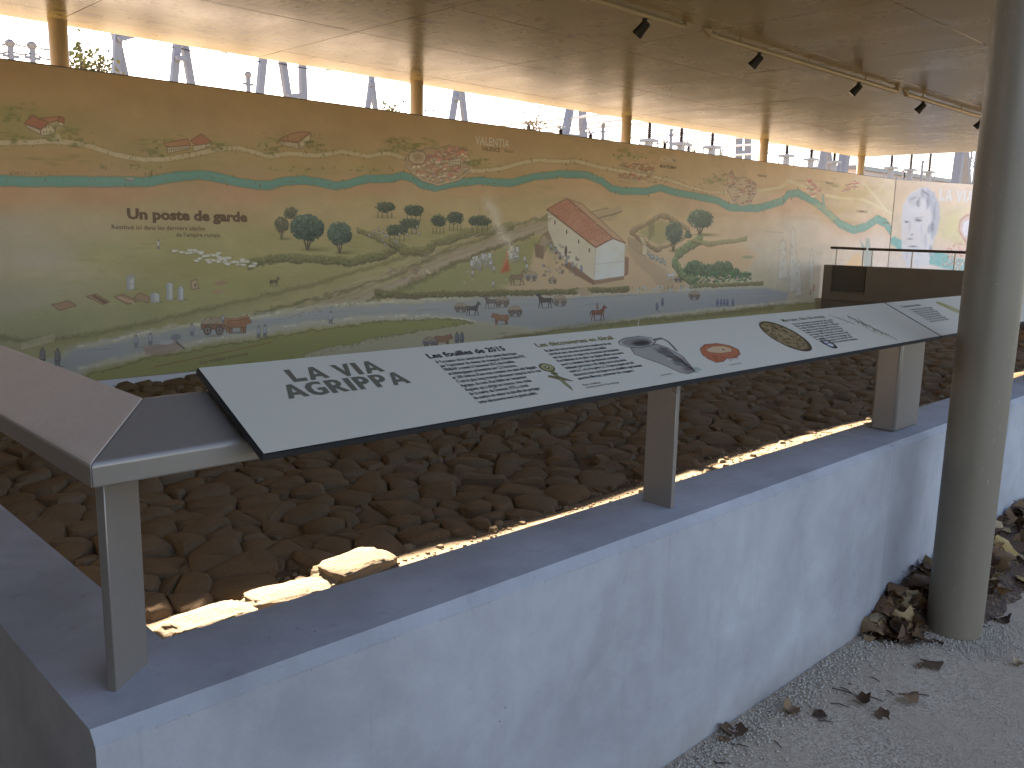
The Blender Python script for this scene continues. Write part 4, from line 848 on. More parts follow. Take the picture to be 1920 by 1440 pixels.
# corner plate on the mitre
pa, pb = np.array([.477, 1.423]), np.array([.556, 1.486]); dd = (pb-pa)/np.linalg.norm(pb-pa); nn = np.array([-dd[1], dd[0]])
MB().prism([tuple(pa), tuple(pb), tuple(pb+nn*.016), tuple(pa+nn*.016)], WT-.001, FB+.012, 'z').build('post', M['steel'], rail, bevel=.0015, seg=1)
for xp in (2.012, 5.55, 9.1, 12.6):
    MB().box((xp, 1.404, WT-.001), (xp+.018, 1.504, FB+.002)).build('post', M['steel'], rail, bevel=.0015, seg=1)
MB().box((3.545, 1.404, WT-.001), (3.785, 1.506, FB+.002)).build('box_post', M['steel'], rail, bevel=.012, seg=3, angle=40)
MB().box((7.3, 1.404, WT-.001), (7.54, 1.506, FB+.002)).build('box_post', M['steel'], rail, bevel=.012, seg=3, angle=40)
for k in range(1, 5): MB().box((.412, 1.95+1.6*k, WT-.001), (.602, 1.968+1.6*k, FB+.002)).build('post', M['steel'], rail, bevel=.0015, seg=1)

# ------------------------------------------------------------------ information panels on the rail
CS, SN = math.cos(SL), math.sin(SL)
PO = .032
def pp(x, t, lift=0):     # point on the panel's printed face; t runs up the slope from the front
    y = 1.30+t*CS; return Vector((x, y, FT+PO+math.tan(SL)*(y-RY0)))+Vector((0, -SN, CS))*lift
def panel_xy(x, y):
    d = ray(x, y); s = math.tan(SL); t = (FT+PO+s*(EYE[1]-RY0)-EYE[2])/(d[2]-s*d[1]); q = EYE+d*t
    return q[0], (q[1]-1.30)/CS
T0, T1 = -.012, .252
def panel(x0, x1, img, label):
    t = thing('information_panel', pp((x0+x1)/2, .1, -.02), label, 'sign', 'sloping information panels on the rail')
    vs = [pp(x, tt, l) for l in (-.0145, -.002) for x, tt in ((x0, T0), (x1, T0), (x1, T1), (x0, T1))]
    MB().add(vs, [(0,3,2,1),(4,5,6,7),(0,1,5,4),(1,2,6,5),(2,3,7,6),(3,0,4,7)]).build('board', M['core'], t)
    e = .0018
    quad_uv('printed_face', [pp(x0+e, T0+e), pp(x1-e, T0+e), pp(x1-e, T1-e), pp(x0+e, T1-e)], img, t)
    for x in np.linspace(x0+.25, x1-.25, 5): 
        fx = MB(); fx.add([pp(x+dx, tt, l) for l in (-.034, -.0145) for dx, tt in ((-.04, .09), (.04, .09), (.04, .2), (-.04, .2))], [(0,3,2,1),(4,5,6,7),(0,1,5,4),(1,2,6,5),(2,3,7,6),(3,0,4,7)])
        fx.build('fixing_pad', M['black'], t)
    return t
PX = (.686, 3.617, 3.625, 6.56)
ci = Canvas(4096, 376, PX[0], PX[1], T0, T1, panel_xy)
ci.a[:] = np.array([226, 217, 196])/255.*(1+.006*ci.nz[0][..., None])
D = lambda x, z, rx, rz, c, al=.9, so=.3, ro=0: ci.dab(x, z, rx, rz, c, al, so, ro)
# bronze pin
D(1.483, .118, .024, .019, (104, 98, 60), 1, .08); D(1.484, .119, .020, .015, (178, 170, 118), 1, .2); D(1.484, .118, .009, .007, (96, 86, 50), 1, .2); D(1.484, .119, .004, .0035, (220, 216, 200), 1, .2)
ci.poly(np.array([(1.478, .102), (1.490, .101), (1.487, .072), (1.479, .072)]), (150, 142, 92), 1, .003, 0, ((80, 72, 44), .002, .9)); ci.line(np.array([(1.476, .092), (1.492, .091)]), .004, (84, 76, 46), 1, .002, 0)
ci.poly(np.array([(1.455, .082), (1.462, .087), (1.49, .076), (1.512, .055), (1.478, .066)]), (128, 118, 72), 1, .003, 0, ((70, 62, 38), .002, .9)); ci.poly(np.array([(1.478, .072), (1.487, .07), (1.486, .036), (1.480, .022), (1.477, .04)]), (158, 150, 100), 1, .003, 0, ((74, 66, 40), .002, .9))
# grey jug: body runs from mouth at upper left to base at lower right in the print
jug = np.array([panel_xy(*p) for p in ((1182, 652), (1232, 645), (1252, 652), (1280, 668), (1300, 692), (1303, 697), (1290, 701), (1276, 699), (1244, 684), (1210, 672), (1190, 664))])
ci.poly(jug, (176, 166, 152), 1, .004, 0, ((60, 58, 56), .003, .9))
for i in range(60):
    t = random.random(); x, z = panel_xy(1236+t*62+random.uniform(-10, 8), 650+t*44+random.uniform(-3, 5)); D(x, z, .016, .010, (70, 66, 64), .34, .9, -.6)
for i in range(26):
    t = random.random(); x, z = panel_xy(1246+t*54, 652+t*42); D(x, z, .010, .006, (38, 36, 36), .45, .9, -.6)
x, z = panel_xy(1303, 693); D(x+.012, z, .018, .012, (150, 164, 152), .7, .4)
mo = np.array([panel_xy(*p) for p in ((1159, 641), (1170, 634), (1198, 630), (1220, 633), (1229, 640), (1222, 648), (1200, 652), (1174, 650), (1162, 646))])
ci.poly(mo, (212, 204, 190), 1, .004, 0, ((70, 68, 66), .003, .9)); x, z = panel_xy(1194, 640); mi = mo.mean(0)+(mo-mo.mean(0))*.84
ci.poly(mi, (146, 138, 128), 1, .006, 0); ci.poly(mi.mean(0)+(mi-mi.mean(0))*np.array([.55, .5])+np.array([.012, -.006]), (58, 54, 52), .9, .01, 0)
hn = np.array([panel_xy(*p) for p in ((1226, 637), (1240, 634), (1252, 640), (1262, 650), (1268, 657))]); ci.line(hn, .007, (74, 72, 72), 1, .003, 0)
x, z = panel_xy(1256, 673); D(x, z, .012, .008, (206, 190, 176), .9, .4); D(x+.01, z+.004, .008, .006, (120, 100, 92), .7)
# red clay lamp
lp = np.array([panel_xy(*p) for p in ((1313, 655), (1322, 646), (1345, 644), (1368, 648), (1384, 655), (1388, 664), (1378, 671), (1362, 672), (1356, 678), (1343, 680), (1330, 674), (1318, 666))])
ci.poly(lp, (204, 118, 78), 1, .004, 0, ((130, 56, 34), .003, .9)); lc = lp.mean(0)
x, z = panel_xy(1352, 656); ci.poly(np.array([panel_xy(*p) for p in ((1322, 655), (1335, 649), (1355, 648), (1372, 653), (1374, 660), (1352, 663), (1330, 661))]), (226, 186, 142), 1, .005, 0, ((150, 74, 48), .003, .9))
D(x+.012, z, .005, .004, (50, 36, 30), 1); x, z = panel_xy(1342, 675); D(x, z, .006, .004, (110, 42, 30), .9)
for i in range(34): x, z = panel_xy(random.uniform(1322, 1384), random.uniform(662, 676)); D(x, z, .008, .005, random.choice([(160, 74, 48), (222, 150, 108), (136, 58, 38)]), .4, .8)
x, z = panel_xy(1340, 669); D(x, z, .022, .012, (170, 80, 56), .6, .8)
# bronze medallion and ring
mc = np.array([2.602, .118]); D(2.602, .118, .090, .096, (70, 56, 36), 1, .05); D(2.600, .120, .084, .089, (150, 128, 88), 1, .12)
for i in range(420):
    a_ = random.random()*6.28; r_ = math.sqrt(random.random()); x = 2.600+r_*.078*math.cos(a_); z = .120+r_*.082*math.sin(a_)
    D(x, z, random.uniform(.004, .014), random.uniform(.002, .006), random.choice([(84, 66, 40), (196, 172, 124), (60, 46, 30), (172, 146, 100)]), .6, .7, random.uniform(-1, 1))
D(2.60, .13, .03, .035, (176, 152, 106), .5, .8); ci.line(np.array([(2.57, .15), (2.585, .165), (2.61, .168), (2.63, .15)]), .004, (74, 58, 38), .8, .003, 0)
D(2.778, .048, .030, .034, (52, 46, 44), 1, .06); D(2.778, .048, .020, .021, (216, 217, 213), 1, .1)
ci.line(np.array([(2.76, .072), (2.80, .07)]), .01, (206, 200, 180), .9, .004, 0)
# herald's staff sketch
for q, wd, c in (([(3.06, .207), (3.075, .19), (3.10, .172), (3.13, .135)], .004, (84, 88, 86)), ([(3.18, .19), (3.19, .165), (3.205, .12), (3.225, .07), (3.245, .012)], .006, (78, 68, 46)), ([(3.17, .185), (3.185, .15), (3.2, .125), (3.17, .1), (3.18, .07), (3.205, .09)], .003, (90, 92, 80)), ([(3.22, .17), (3.205, .13), (3.23, .11)], .003, (90, 92, 80))): ci.line(np.array(q), wd, c, .9, .003, .003)
for i in range(50): t = random.random(); D(3.165+t*.07+random.uniform(-.018, .018), .175-t*.14+random.uniform(-.012, .012), random.uniform(.003, .01), random.uniform(.002, .006), random.choice([(120, 120, 74), (84, 84, 66), (176, 184, 150), (60, 60, 48)]), .6, .6)
for i in range(24): D(3.10+random.uniform(-.03, .03), .165+random.uniform(-.03, .03), random.uniform(.002, .006), random.uniform(.002, .004), (104, 112, 112), .5, .7)
D(3.2, .055, .03, .02, (190, 196, 150), .5, .7)
pm1 = print_mat('panel_print', ci.image('panel_print_first', 0, .86, 1), .46)
c3 = Canvas(2048, 188, PX[2], PX[3], T0, T1, panel_xy); c3.a[:] = np.array([226, 217, 196])/255.
c3.poly(np.array([(4.08, .215), (4.12, .222), (4.16, .19), (4.20, .10), (4.17, .07), (4.11, .13)]), (176, 166, 108), 1, .006, .004, ((130, 116, 66), .004, .6)); c3.dab(4.14, .15, .02, .03, (196, 186, 130), .6)
c3.dab(4.6, .12, .09, .07, (150, 130, 96), .9); c3.dab(5.5, .12, .12, .08, (160, 150, 130), .9)
pm2 = print_mat('panel_print_second', c3.image('panel_print_second', 0, .86, 1), .46)
pan = panel(PX[0], PX[1], pm1, 'long white sloping panel titled LA VIA AGRIPPA with excavation text and drawings of finds')
pan2 = panel(PX[2], PX[3], pm2, 'white sloping panel continuing behind the grey column, with a yellowish map strip')
prot = (SL, 0, 0)
def ptext(par, name, body, x, t, width, size, mat, bold=0, **k): return text(name, body, mat, par, pp(x, t, .0006), prot, width, size, bold, **k)
def ptitle(par, body, x, t, w, h, mat):
    flared_mesh('title_lettering', flared(body, w, h), mat, par, pp(x, t, .0006), prot)
ptitle(pan, 'LA VIA', .842, .174, .215, .042, M['ink_bronze']); ptitle(pan, 'AGRIPPA', .806, .125, .285, .043, M['ink_bronze'])
ptext(pan, 'heading', 'Les fouilles de 2015', 1.190, .203, .232, .026, M['ink'], .03)
ptext(pan, 'paragraph', 'À l’occasion de la construction d’un poste électrique\npar l’opérateur du réseau de transport d’électricité RTE,\nl’INRAP a mené à l’automne 2015 des fouilles\narchéologiques préventives sur 2,3 hectares,\net 200 mètres d’une voie romaine ont ainsi été dégagés.\nC’est le plus long tronçon découvert jusqu’ici de la voie\nAgrippa, du nom d’un fidèle de l’empereur\nAuguste qui a dirigé les travaux. Aux côtés\nde la mairie de Granzon, RTE a choisi\nde mettre en valeur le site afin de partager\ncette découverte avec le grand public.', 1.197, .182, .262, .0150, M['ink'], .016, spacing=1.03)
ptext(pan, 'heading', 'Les découvertes en détail', 1.528, .201, .292, .026, M['ink_ochre'], .02)
ptext(pan, 'paragraph', 'En plus des cinq tronçons de la voie romaine et de son\ncarrefour avec une voie secondaire, les fouilles\nont mis au jour un espace de crémation, les fondations\nd’un bâtiment et un puits. Les dépôts offerts aux morts\npour la crémation ainsi que plusieurs monnaies\nindiquent que le site a été utilisé entre le IIe siècle\navant J.-C. et le 4e après J.-C. D’autres objets ont été\ndécouverts dont une bague et un médaillon représentant\npeut-être Mercure, protecteur des voyageurs.', 1.536, .179, .262, .0150, M['ink'], .016, spacing=1.03)
ptext(pan, 'caption', 'Pièce métallique\npouvant provenir d’un attelage', 1.528, .031, .12, .0105, M['ink'], 0)
ptext(pan, 'caption', 'Jarre funéraire', 1.82, .022, .05, .0085, M['ink'], 0); ptext(pan, 'caption', 'Lampe à huile', 2.135, .018, .06, .0085, M['ink'], 0)
ptext(pan, 'heading', 'Mercure, dieu du voyage', 2.708, .194, .30, .026, M['ink_bronze'], .01)
ptext(pan, 'paragraph', 'Dieu du commerce et protecteur des routes,\nMercure était très honoré en Gaule. Dans\nla vallée du Rhône, les voyageurs lui offraient\ndes pièces et des objets placés le long du\nchemin. Le médaillon retrouvé ici montre\nson visage coiffé du pétase, un chapeau\nrond à deux petites ailes. Il tient en main\nle caducée, son bâton de messager, qui\nouvrait le passage sur toutes les voies\net protégeait les marchands de passage.', 2.74, .172, .29, .0140, M['ink'], .016, spacing=1.0)
ptext(pan2, 'heading', 'Comment bâtir', 3.705, .203, .20, .022, M['ink'], .01)
ptext(pan2, 'paragraph', 'La voie est faite de couches de galets\nposées sur un sol creusé et damé.\nUne bordure de pierres plates tient\nles côtés et des fossés emportent\nl’eau de pluie vers les champs.\nOn voit ici la chaussée d’origine,\nusée par les roues des chariots.', 3.73, .178, .24, .0150, M['ink'], .016, spacing=1.05)

# ------------------------------------------------------------------ ceiling lights
TY, TZ = 5.70, CZ-.055
tr = [(3.0, 7.95), (8.42, 13.25), (13.62, 18.6)]
tl = ['ceiling tube of the light track nearest the viewer, carrying one spotlight', 'middle ceiling tube of the light track carrying two spotlights', 'farthest ceiling tube of the light track running behind the grey column']
for (xa, xb), lb in zip(tr, tl):
    t = thing('light_track', ((xa+xb)/2, TY, TZ), lb, 'light track', 'ceiling light tracks')
    MB().tube([(xa, TY, TZ), (xb, TY, TZ)], .032, 16).build('tube', M['tube'], t, smooth=True, angle=50)
    for xe, s in ((xa, -1), (xb, 1)):
        MB().add([(xe, TY-.03, TZ-.03), (xe, TY+.03, TZ-.03), (xe, TY+.03, CZ-.001), (xe, TY-.03, CZ-.001), (xe+s*.16, TY-.015, CZ-.002), (xe+s*.16, TY+.015, CZ-.002)], [(0,1,2,3), (0,3,4), (1,5,2), (0,4,5,1), (3,2,5,4)]).build('end_bracket', M['tube'], t)
    for x in np.arange(xa+.6, xb-.3, 1.6): MB().tube([(x, TY, TZ+.02), (x, TY, CZ+.001)], .012, 8).build('hanger', M['tube'], t)
def spot(x, label):
    t = thing('spotlight', (x, TY, TZ-.036), label, 'spotlight', 'spotlights on the ceiling track')
    b = Vector((x, TY, TZ-.036)); ax = Vector((-.25, .62, -.74)).normalized()
    MB().tube([b+Vector((0, 0, .006)), b+Vector((0, 0, -.025)), b+Vector((0, .008, -.062))], [.03, .022, .02], 12).build('swivel', M['black'], t, smooth=True)
    c = b+Vector((.0, .012, -.07))
    MB().tube([c-ax*.06, c-ax*.05, c+ax*.02, c+ax*.085, c+ax*.10], [.026, .046, .049, .057, .057], 20).build('lamp_housing', M['black'], t, smooth=True, angle=40)
    MB().tube([c+ax*.1005, c+ax*.103], [.049, .049], 20).build('lens', M['lens'], t, smooth=True, angle=40)
    MB().bar(c+ax*.01+Vector((.06, 0, 0)), b+Vector((.03, 0, -.03)), .012, .03).build('yoke', M['black'], t)
    return t
for x, lb in ((7.28, 'dark spotlight on the nearest track tube, highest and leftmost of the five'), (9.44, 'dark spotlight at the near end of the middle track tube'), (12.03, 'dark spotlight near the far end of the middle track tube'), (14.25, 'dark spotlight near the start of the farthest track tube'), (16.8, 'dark spotlight partly hidden by the thick grey column')):
    spot(x, lb)

# ------------------------------------------------------------------ dark ramp wall with handrail at the far end
rw = thing('ramp_wall', (21.1, 6, 0), 'dark brown ramp wall with a square recessed hatch at the far end of the bed', 'wall')
MB().box((21.0, 1.57, -.6), (21.25, 9.36, .85)).box((21.06, 9.36, -.6), (21.25, 10.45, .85)).box((21.0, 9.36, -.6), (21.06, 10.45, .14)).box((21.0, 10.24, .14), (21.06, 10.45, .85)).build('wall_body', M['dark_wall'], rw, bevel=.004, seg=1)
MB().box((21.035, 9.39, .22), (21.062, 10.21, .84)).build('hatch', M['hatch'], rw, bevel=.003, seg=1)
hr = thing('handrail', (21.12, 6, .85), 'dark wooden handrail on thin steel uprights along the top of the ramp wall', 'handrail')
MB().tube([(21.12, 10.36, 1.275), (21.12, 9.46, 1.265)], .032, 12).build('rail', M['rail_dark'], hr, smooth=True, angle=50); MB().tube([(21.12, 9.40, 1.265), (21.12, 1.7, 1.235)], .032, 12).build('rail', M['rail_dark'], hr, smooth=True, angle=50)
for y in (10.2, 9.52, 9.3, 8.35, 7.4, 6.4, 5.4, 4.4, 3.4, 2.4): MB().tube([(21.12, y, .845), (21.12, y, 1.25)], .018, 10).build('upright', M['stainless'], hr, smooth=True, angle=50)

# ------------------------------------------------------------------ stones of the road bed
def clip(poly, nx_, ny_, c):
    out = []; n = len(poly)
    for i in range(n):
        a, b = poly[i], poly[(i+1) % n]; da, db = a[0]*nx_+a[1]*ny_-c, b[0]*nx_+b[1]*ny_-c
        if da <= 0: out.append(a)
        if (da < 0) != (db < 0) and da != db:
            t = da/(da-db); out.append((a[0]+(b[0]-a[0])*t, a[1]+(b[1]-a[1])*t))
    return out
pts = []
sp = .19; yy = 2.0; row = 0
while yy < 10.5:
    xx = .7+(row % 2)*sp*.6
    while xx < 20.9:
        if random.random() > .13: pts.append((xx+random.uniform(-.075, .075), yy+random.uniform(-.06, .06), random.choice([random.uniform(-.014, .008), random.uniform(0, .026)])))
        xx += sp*1.12
    yy += sp*.78; row += 1
cell = {}
for i, p in enumerate(pts): cell.setdefault((int(p[0]/.3), int(p[1]/.3)), []).append(i)
def vcell(i):
    x, y, w = pts[i]; poly = [(-.3, -.24), (.3, -.24), (.3, .24), (-.3, .24)]
    cx, cy = int(x/.3), int(y/.3); nb = [k for a in (-1, 0, 1) for b in (-1, 0, 1) for k in cell.get((cx+a, cy+b), []) if k != i]
    nb.sort(key=lambda k: (pts[k][0]-x)**2+(pts[k][1]-y)**2)
    for k in nb[:14]:
        dx, dy = pts[k][0]-x, pts[k][1]-y; d2 = dx*dx+dy*dy
        poly = clip(poly, dx, dy, (d2+w-pts[k][2])/2)
        if len(poly) < 3: return None
    return poly
def chaikin(p, k=.79):
    o = []
    for i in range(len(p)):
        a, b = p[i], p[(i+1) % len(p)]; o += [(a[0]*k+b[0]*(1-k), a[1]*k+b[1]*(1-k)), (a[0]*(1-k)+b[0]*k, a[1]*(1-k)+b[1]*k)]
    return o
def stone_geo(poly, fine, hs=1.0):
    cx = sum(p[0] for p in poly)/len(poly); cy = sum(p[1] for p in poly)/len(poly)
    q = [(p[0]-cx, p[1]-cy) for p in poly]; r = sum(math.hypot(*p) for p in q)/len(q)
    if fine: q = chaikin(q)
    sh = random.uniform(.90, 1.04); n = len(q); h = hs*min(.075, random.uniform(.22, .55)*r+.008); tx, ty = random.uniform(-.2, .2), random.uniform(-.2, .2)
    rings = [(1.0, -.07, 0), (1.03, h*.30, .05), (.95, h*.74, .07), (.68, h*.98, .10)] if fine else [(1.0, -.06, 0), (1.0, h*.4, .06), (.68, h*.95, .08)]
    ox, oy = random.uniform(-.12, .12)*r, random.uniform(-.12, .12)*r
    v = []
    for k, (s, z, nz) in enumerate(rings):
        for (a, b) in q:
            e = 1+random.uniform(-nz, nz); x_, y_ = a*s*sh*e+ox*(k/3), b*s*sh*e+oy*(k/3); v.append((x_, y_, z+(x_*tx+y_*ty)*(.5+.5*k/3)*(k > 0)+random.uniform(-nz, nz)*h*.5))
    v.append((ox, oy, h*1.02)); f = []
    for k in range(len(rings)-1): f += [(k*n+i, k*n+(i+1) % n, (k+1)*n+(i+1) % n, (k+1)*n+i) for i in range(n)]
    b = (len(rings)-1)*n; f += [(b+i, b+(i+1) % n, len(v)-1) for i in range(n)]
    return v, f, (cx, cy)
def visible_size(x, y):
    c = CAM@(np.array([x, y, -.38])-EYE)
    if c[2] < .5: return 0
    px = c[0]/c[2]*F_PX+960; py = c[1]/c[2]*F_PX+720
    if not (-60 < px < 1980 and -20 < py < 1500): return 0
    # hidden by the low wall?
    t = (1.56)/y
    if EYE[2]+(-.34-EYE[2])*t < WT: return 0
    return F_PX/c[2]
cand = [(visible_size(p[0], p[1]), i) for i, p in enumerate(pts)]
single = set(i for s, i in sorted(cand, reverse=True)[:288] if s > 0)
KERB = [(1.66, 3.70, .22, .13, .06, .05), (2.10, 3.76, .22, .14, .055, -.06), (2.54, 3.82, .23, .14, .10, .08)]
def near_kerb(x, y): return any(abs(x-k[0]) < k[2]+.02 and abs(y-k[1]) < k[3]+.06 for k in KERB)
field = MB()
for i, p in enumerate(pts):
    if near_kerb(p[0], p[1]): continue
    if 3.0 < p[1] < 4.0 and random.random() < .9: continue      # sandy strip beside the kerb
    if p[1] < 3.0 and random.random() < .35: continue
    far = p[0] > 5 or p[1] > 7
    if far and random.random() < .10: continue
    poly = vcell(i)
    if not poly: continue
    v, f, (cx, cy) = stone_geo(poly, i in single)
    z = bed_h(p[0], p[1])+random.uniform(-.020, .008)
    if i in single:
        me = bpy.data.meshes.new('stone'); me.from_pydata(v, [], f); me.polygons.foreach_set('use_smooth', [True]*len(f)); me.set_sharp_from_angle(angle=R(44))
        obj('stone', me, M['stone'], bed, (p[0]+cx, p[1]+cy, z))
    else: field.add([(a+p[0]+cx, b+p[1]+cy, c+z) for a, b, c in v], f)
fo = field.build('stone_field', M['stone_field'], bed, smooth=True, angle=42); fo['kind'] = 'stuff'
for (x, y, a, b, h, rz) in KERB:
    bm = bmesh.new(); bmesh.ops.create_icosphere(bm, subdivisions=4, radius=1)
    for v in bm.verts:
        c = v.co.copy(); k = 1+.22*mnoise.noise(Vector((c.x*1.6+x*9, c.y*1.6, c.z*1.6)))+.12*mnoise.noise(Vector((c.x*5+x*9, c.y*4, c.z*4)))+random.uniform(-.018, .018)
        sg = lambda t, e: math.copysign(abs(t)**e, t)
        v.co = Vector((sg(c.x, .62)*a*k, sg(c.y, .6)*b*k, sg(c.z, .55)*h*.6*k))
    me = bpy.data.meshes.new('kerb_stone'); bm.to_mesh(me); bm.free(); me.polygons.foreach_set('use_smooth', [True]*len(me.polygons))
    o = obj('kerb_stone', me, M['kerb'], bed, (x, y, bed_h(x, y)+h*.30)); o.rotation_euler = (random.uniform(-.06, .06), random.uniform(-.05, .05), rz)
# pebbles and sand lumps in the strip next to the wall
sand = MB(); NS = 260
sy = [3.0, 3.2, 3.4, 3.55, 3.65, 3.75, 3.85, 3.95, 4.03]
sv = []
for j, y in enumerate(sy):
    for i in range(NS+1):
        x = .62+i*(20.3/NS); yy_ = y+(.05*math.sin(x*2.1)+.04*math.sin(x*5.3+1) if j > 5 else 0)
        sv.append((x, yy_, bed_h(x, yy_)+(.020 if 0 < j < 8 else -.03)+mnoise.noise(Vector((x*3, yy_*5, 1)))*.016))
sand.add(sv, [(j*(NS+1)+i, j*(NS+1)+i+1, (j+1)*(NS+1)+i+1, (j+1)*(NS+1)+i) for j in range(len(sy)-1) for i in range(NS)])
sand.build('sand_strip', plain('pale_sand', (.26, .205, .125), .95, 0, .2, .5, 60), bed, smooth=True, angle=80)
fill = MB()
for i in range(9000):
    x = .65+20*random.random()**1.5; y = random.uniform(3.9, 10.4); r = random.choice([random.uniform(.008, .02), random.uniform(.015, .04)]); z = bed_h(x, y)+r*.2; a = random.random()*6.28
    vv = [(x+r*1.3*math.cos(a+t)*random.uniform(.7, 1.2), y+r*math.sin(a+t)*random.uniform(.7, 1.2), z-r*.5) for t in (0, 1.26, 2.51, 3.77, 5.03)]
    fill.add(vv+[(x+(p[0]-x)*.7, y+(p[1]-y)*.7, z+r*random.uniform(.2, .6)) for p in vv], [(k, (k+1) % 5, 5+(k+1) % 5, 5+k) for k in range(5)]+[(5, 6, 7, 8, 9)])
fl = fill.build('rubble_fill', M['stone_field'], bed, smooth=True, angle=50); fl['kind'] = 'stuff'
peb = MB()
for i in range(4200):
    x = random.uniform(.65, 20) if random.random() < .6 else random.uniform(.65, 9); y = random.uniform(3.1, 4.05)
    r = random.uniform(.005, .018) if random.random() < .96 else random.uniform(.025, .05); z = bed_h(x, y)+.018+r*.15
    a = random.random()*6.28; vv = [(x+r*math.cos(a+t)*random.uniform(.8, 1.2), y+r*math.sin(a+t)*random.uniform(.7, 1.1), z-r*.4) for t in (0, 1.26, 2.51, 3.77, 5.03)]
    n0 = len(vv); vv2 = [(x+(p[0]-x)*.65, y+(p[1]-y)*.65, z+r*.45) for p in vv]
    peb.add(vv+vv2, [(k, (k+1) % 5, 5+(k+1) % 5, 5+k) for k in range(5)]+[(5, 6, 7, 8, 9)])
po = peb.build('pebbles', M['kerb'], bed, smooth=True, angle=60); po['kind'] = 'stuff'

# ------------------------------------------------------------------ dry leaves, grit and twigs on the ground
def leaf_mesh(k):
    r = random.Random(k); n = 22; v = [(0, 0, 0)]; s = .040*r.uniform(.75, 1.3); cu, cv2 = r.choice([-1, 1])*r.uniform(6, 20), r.uniform(-6, 12); tw = r.uniform(-5, 5)
    lob = [r.uniform(.75, 1.15) for _ in range(5)]
    def bend(x, y): return cu*x*x+cv2*y*y+tw*x*y+.35*abs(x)*(1 if k % 2 else -.4)
    ring = []
    for i in range(n):
        a = 2*math.pi*i/n; ph = (a/(2*math.pi)*5) % 1; l = lob[int(a/(2*math.pi)*5) % 5]
        rad = s*(.80+.27*l*(1-abs(ph*2-1))**1.3)*(1.15 if abs(a-math.pi/2) < .5 else 1); ring.append((rad*math.cos(a), rad*math.sin(a)))
    for q in (.5, 1): 
        for x, y in ring: v.append((x*q, y*q, bend(x*q, y*q)+r.uniform(-.004, .004)*q))
    f = [(0, 1+i, 1+(i+1) % n) for i in range(n)]+[(1+i, 1+n+i, 1+n+(i+1) % n, 1+(i+1) % n) for i in range(n)]
    b = len(v); L = s*r.uniform(1.0, 1.7)
    v += [(-.0014, -s*.5, 0), (.0014, -s*.5, 0), (.001+L*.2, -s*.5-L, .012), (-.001+L*.2, -s*.5-L, .012)]; f.append((b, b+1, b+2, b+3))
    zmin = min(p[2] for p in v); v = [(x, y, z-zmin) for x, y, z in v]
    me = bpy.data.meshes.new('dry_leaf'); me.from_pydata(v, [], f); me.polygons.foreach_set('use_smooth', [True]*len(f)); me.materials.append(M['leaf']); return me
LM = [leaf_mesh(k) for k in range(10)]
def leaf(x, y, z, rot, sc, label, group):
    o = bpy.data.objects.new('dry_leaf', random.choice(LM)); COL.objects.link(o); o.location = (x, y, z); o.rotation_euler = rot; o.scale = (sc,)*3
    return tag(o, label, 'leaf', group)
def heap(x, y):
    d = max(0, 1.312-y); t = 0
    if 3.18 < x < 3.55: t = .13*min(1, (x-3.18)/.25)*max(0, 1-d/.19)
    elif x >= 3.55: t = .17*min(1, max(0, (5.9-x)/.7))*max(0, 1-d/.31)
    return t
hm = MB(); NXH, NYH = 70, 10
gxs = [3.06+i*(5.95-3.06)/NXH for i in range(NXH+1)]; gys = [1.312-j*.42/NYH for j in range(NYH+1)]
hm.add([(x, y, max(-.01, heap(x, y)*.8-.008)+random.uniform(0, .006)) for y in gys for x in gxs], [(j*(NXH+1)+i, (j+1)*(NXH+1)+i, (j+1)*(NXH+1)+i+1, j*(NXH+1)+i+1) for j in range(NYH) for i in range(NXH)])
def litter_mat():
    t = NT('leaf_litter'); v = t.voro(t.geo(), 55); t.set(color=t.ramp(v.outputs['Color'], [(.1, (.03, .016, .009)), (.6, (.09, .048, .024)), (.95, (.2, .12, .06))]), rough=.8); t.bump(v.outputs['Distance'], .5, .012); return t.m
lit = hm.build('leaf_litter', litter_mat(), smooth=True); tag(lit, 'brown leaf litter heaped between the low wall and the column', 'leaf litter', kind='stuff')
cnt = 0
while cnt < 284:
    x = random.uniform(3.5, 5.9) if random.random() < .74 else random.uniform(3.18, 3.5); y = 1.30-abs(random.gauss(0, .14))
    if math.hypot(x-3.5, y-1.085) < .125: continue
    h = heap(x, y)
    if h < .004 and random.random() < .93: continue
    leaf(x, min(y, 1.285), h*.85+random.uniform(-.005, .022), (random.gauss(0, .55), random.gauss(0, .55), random.random()*6.28), random.uniform(.75, 1.25), 'dry brown leaf heaped with others against the low wall around the column foot', 'dry leaves drifted around the column'); cnt += 1
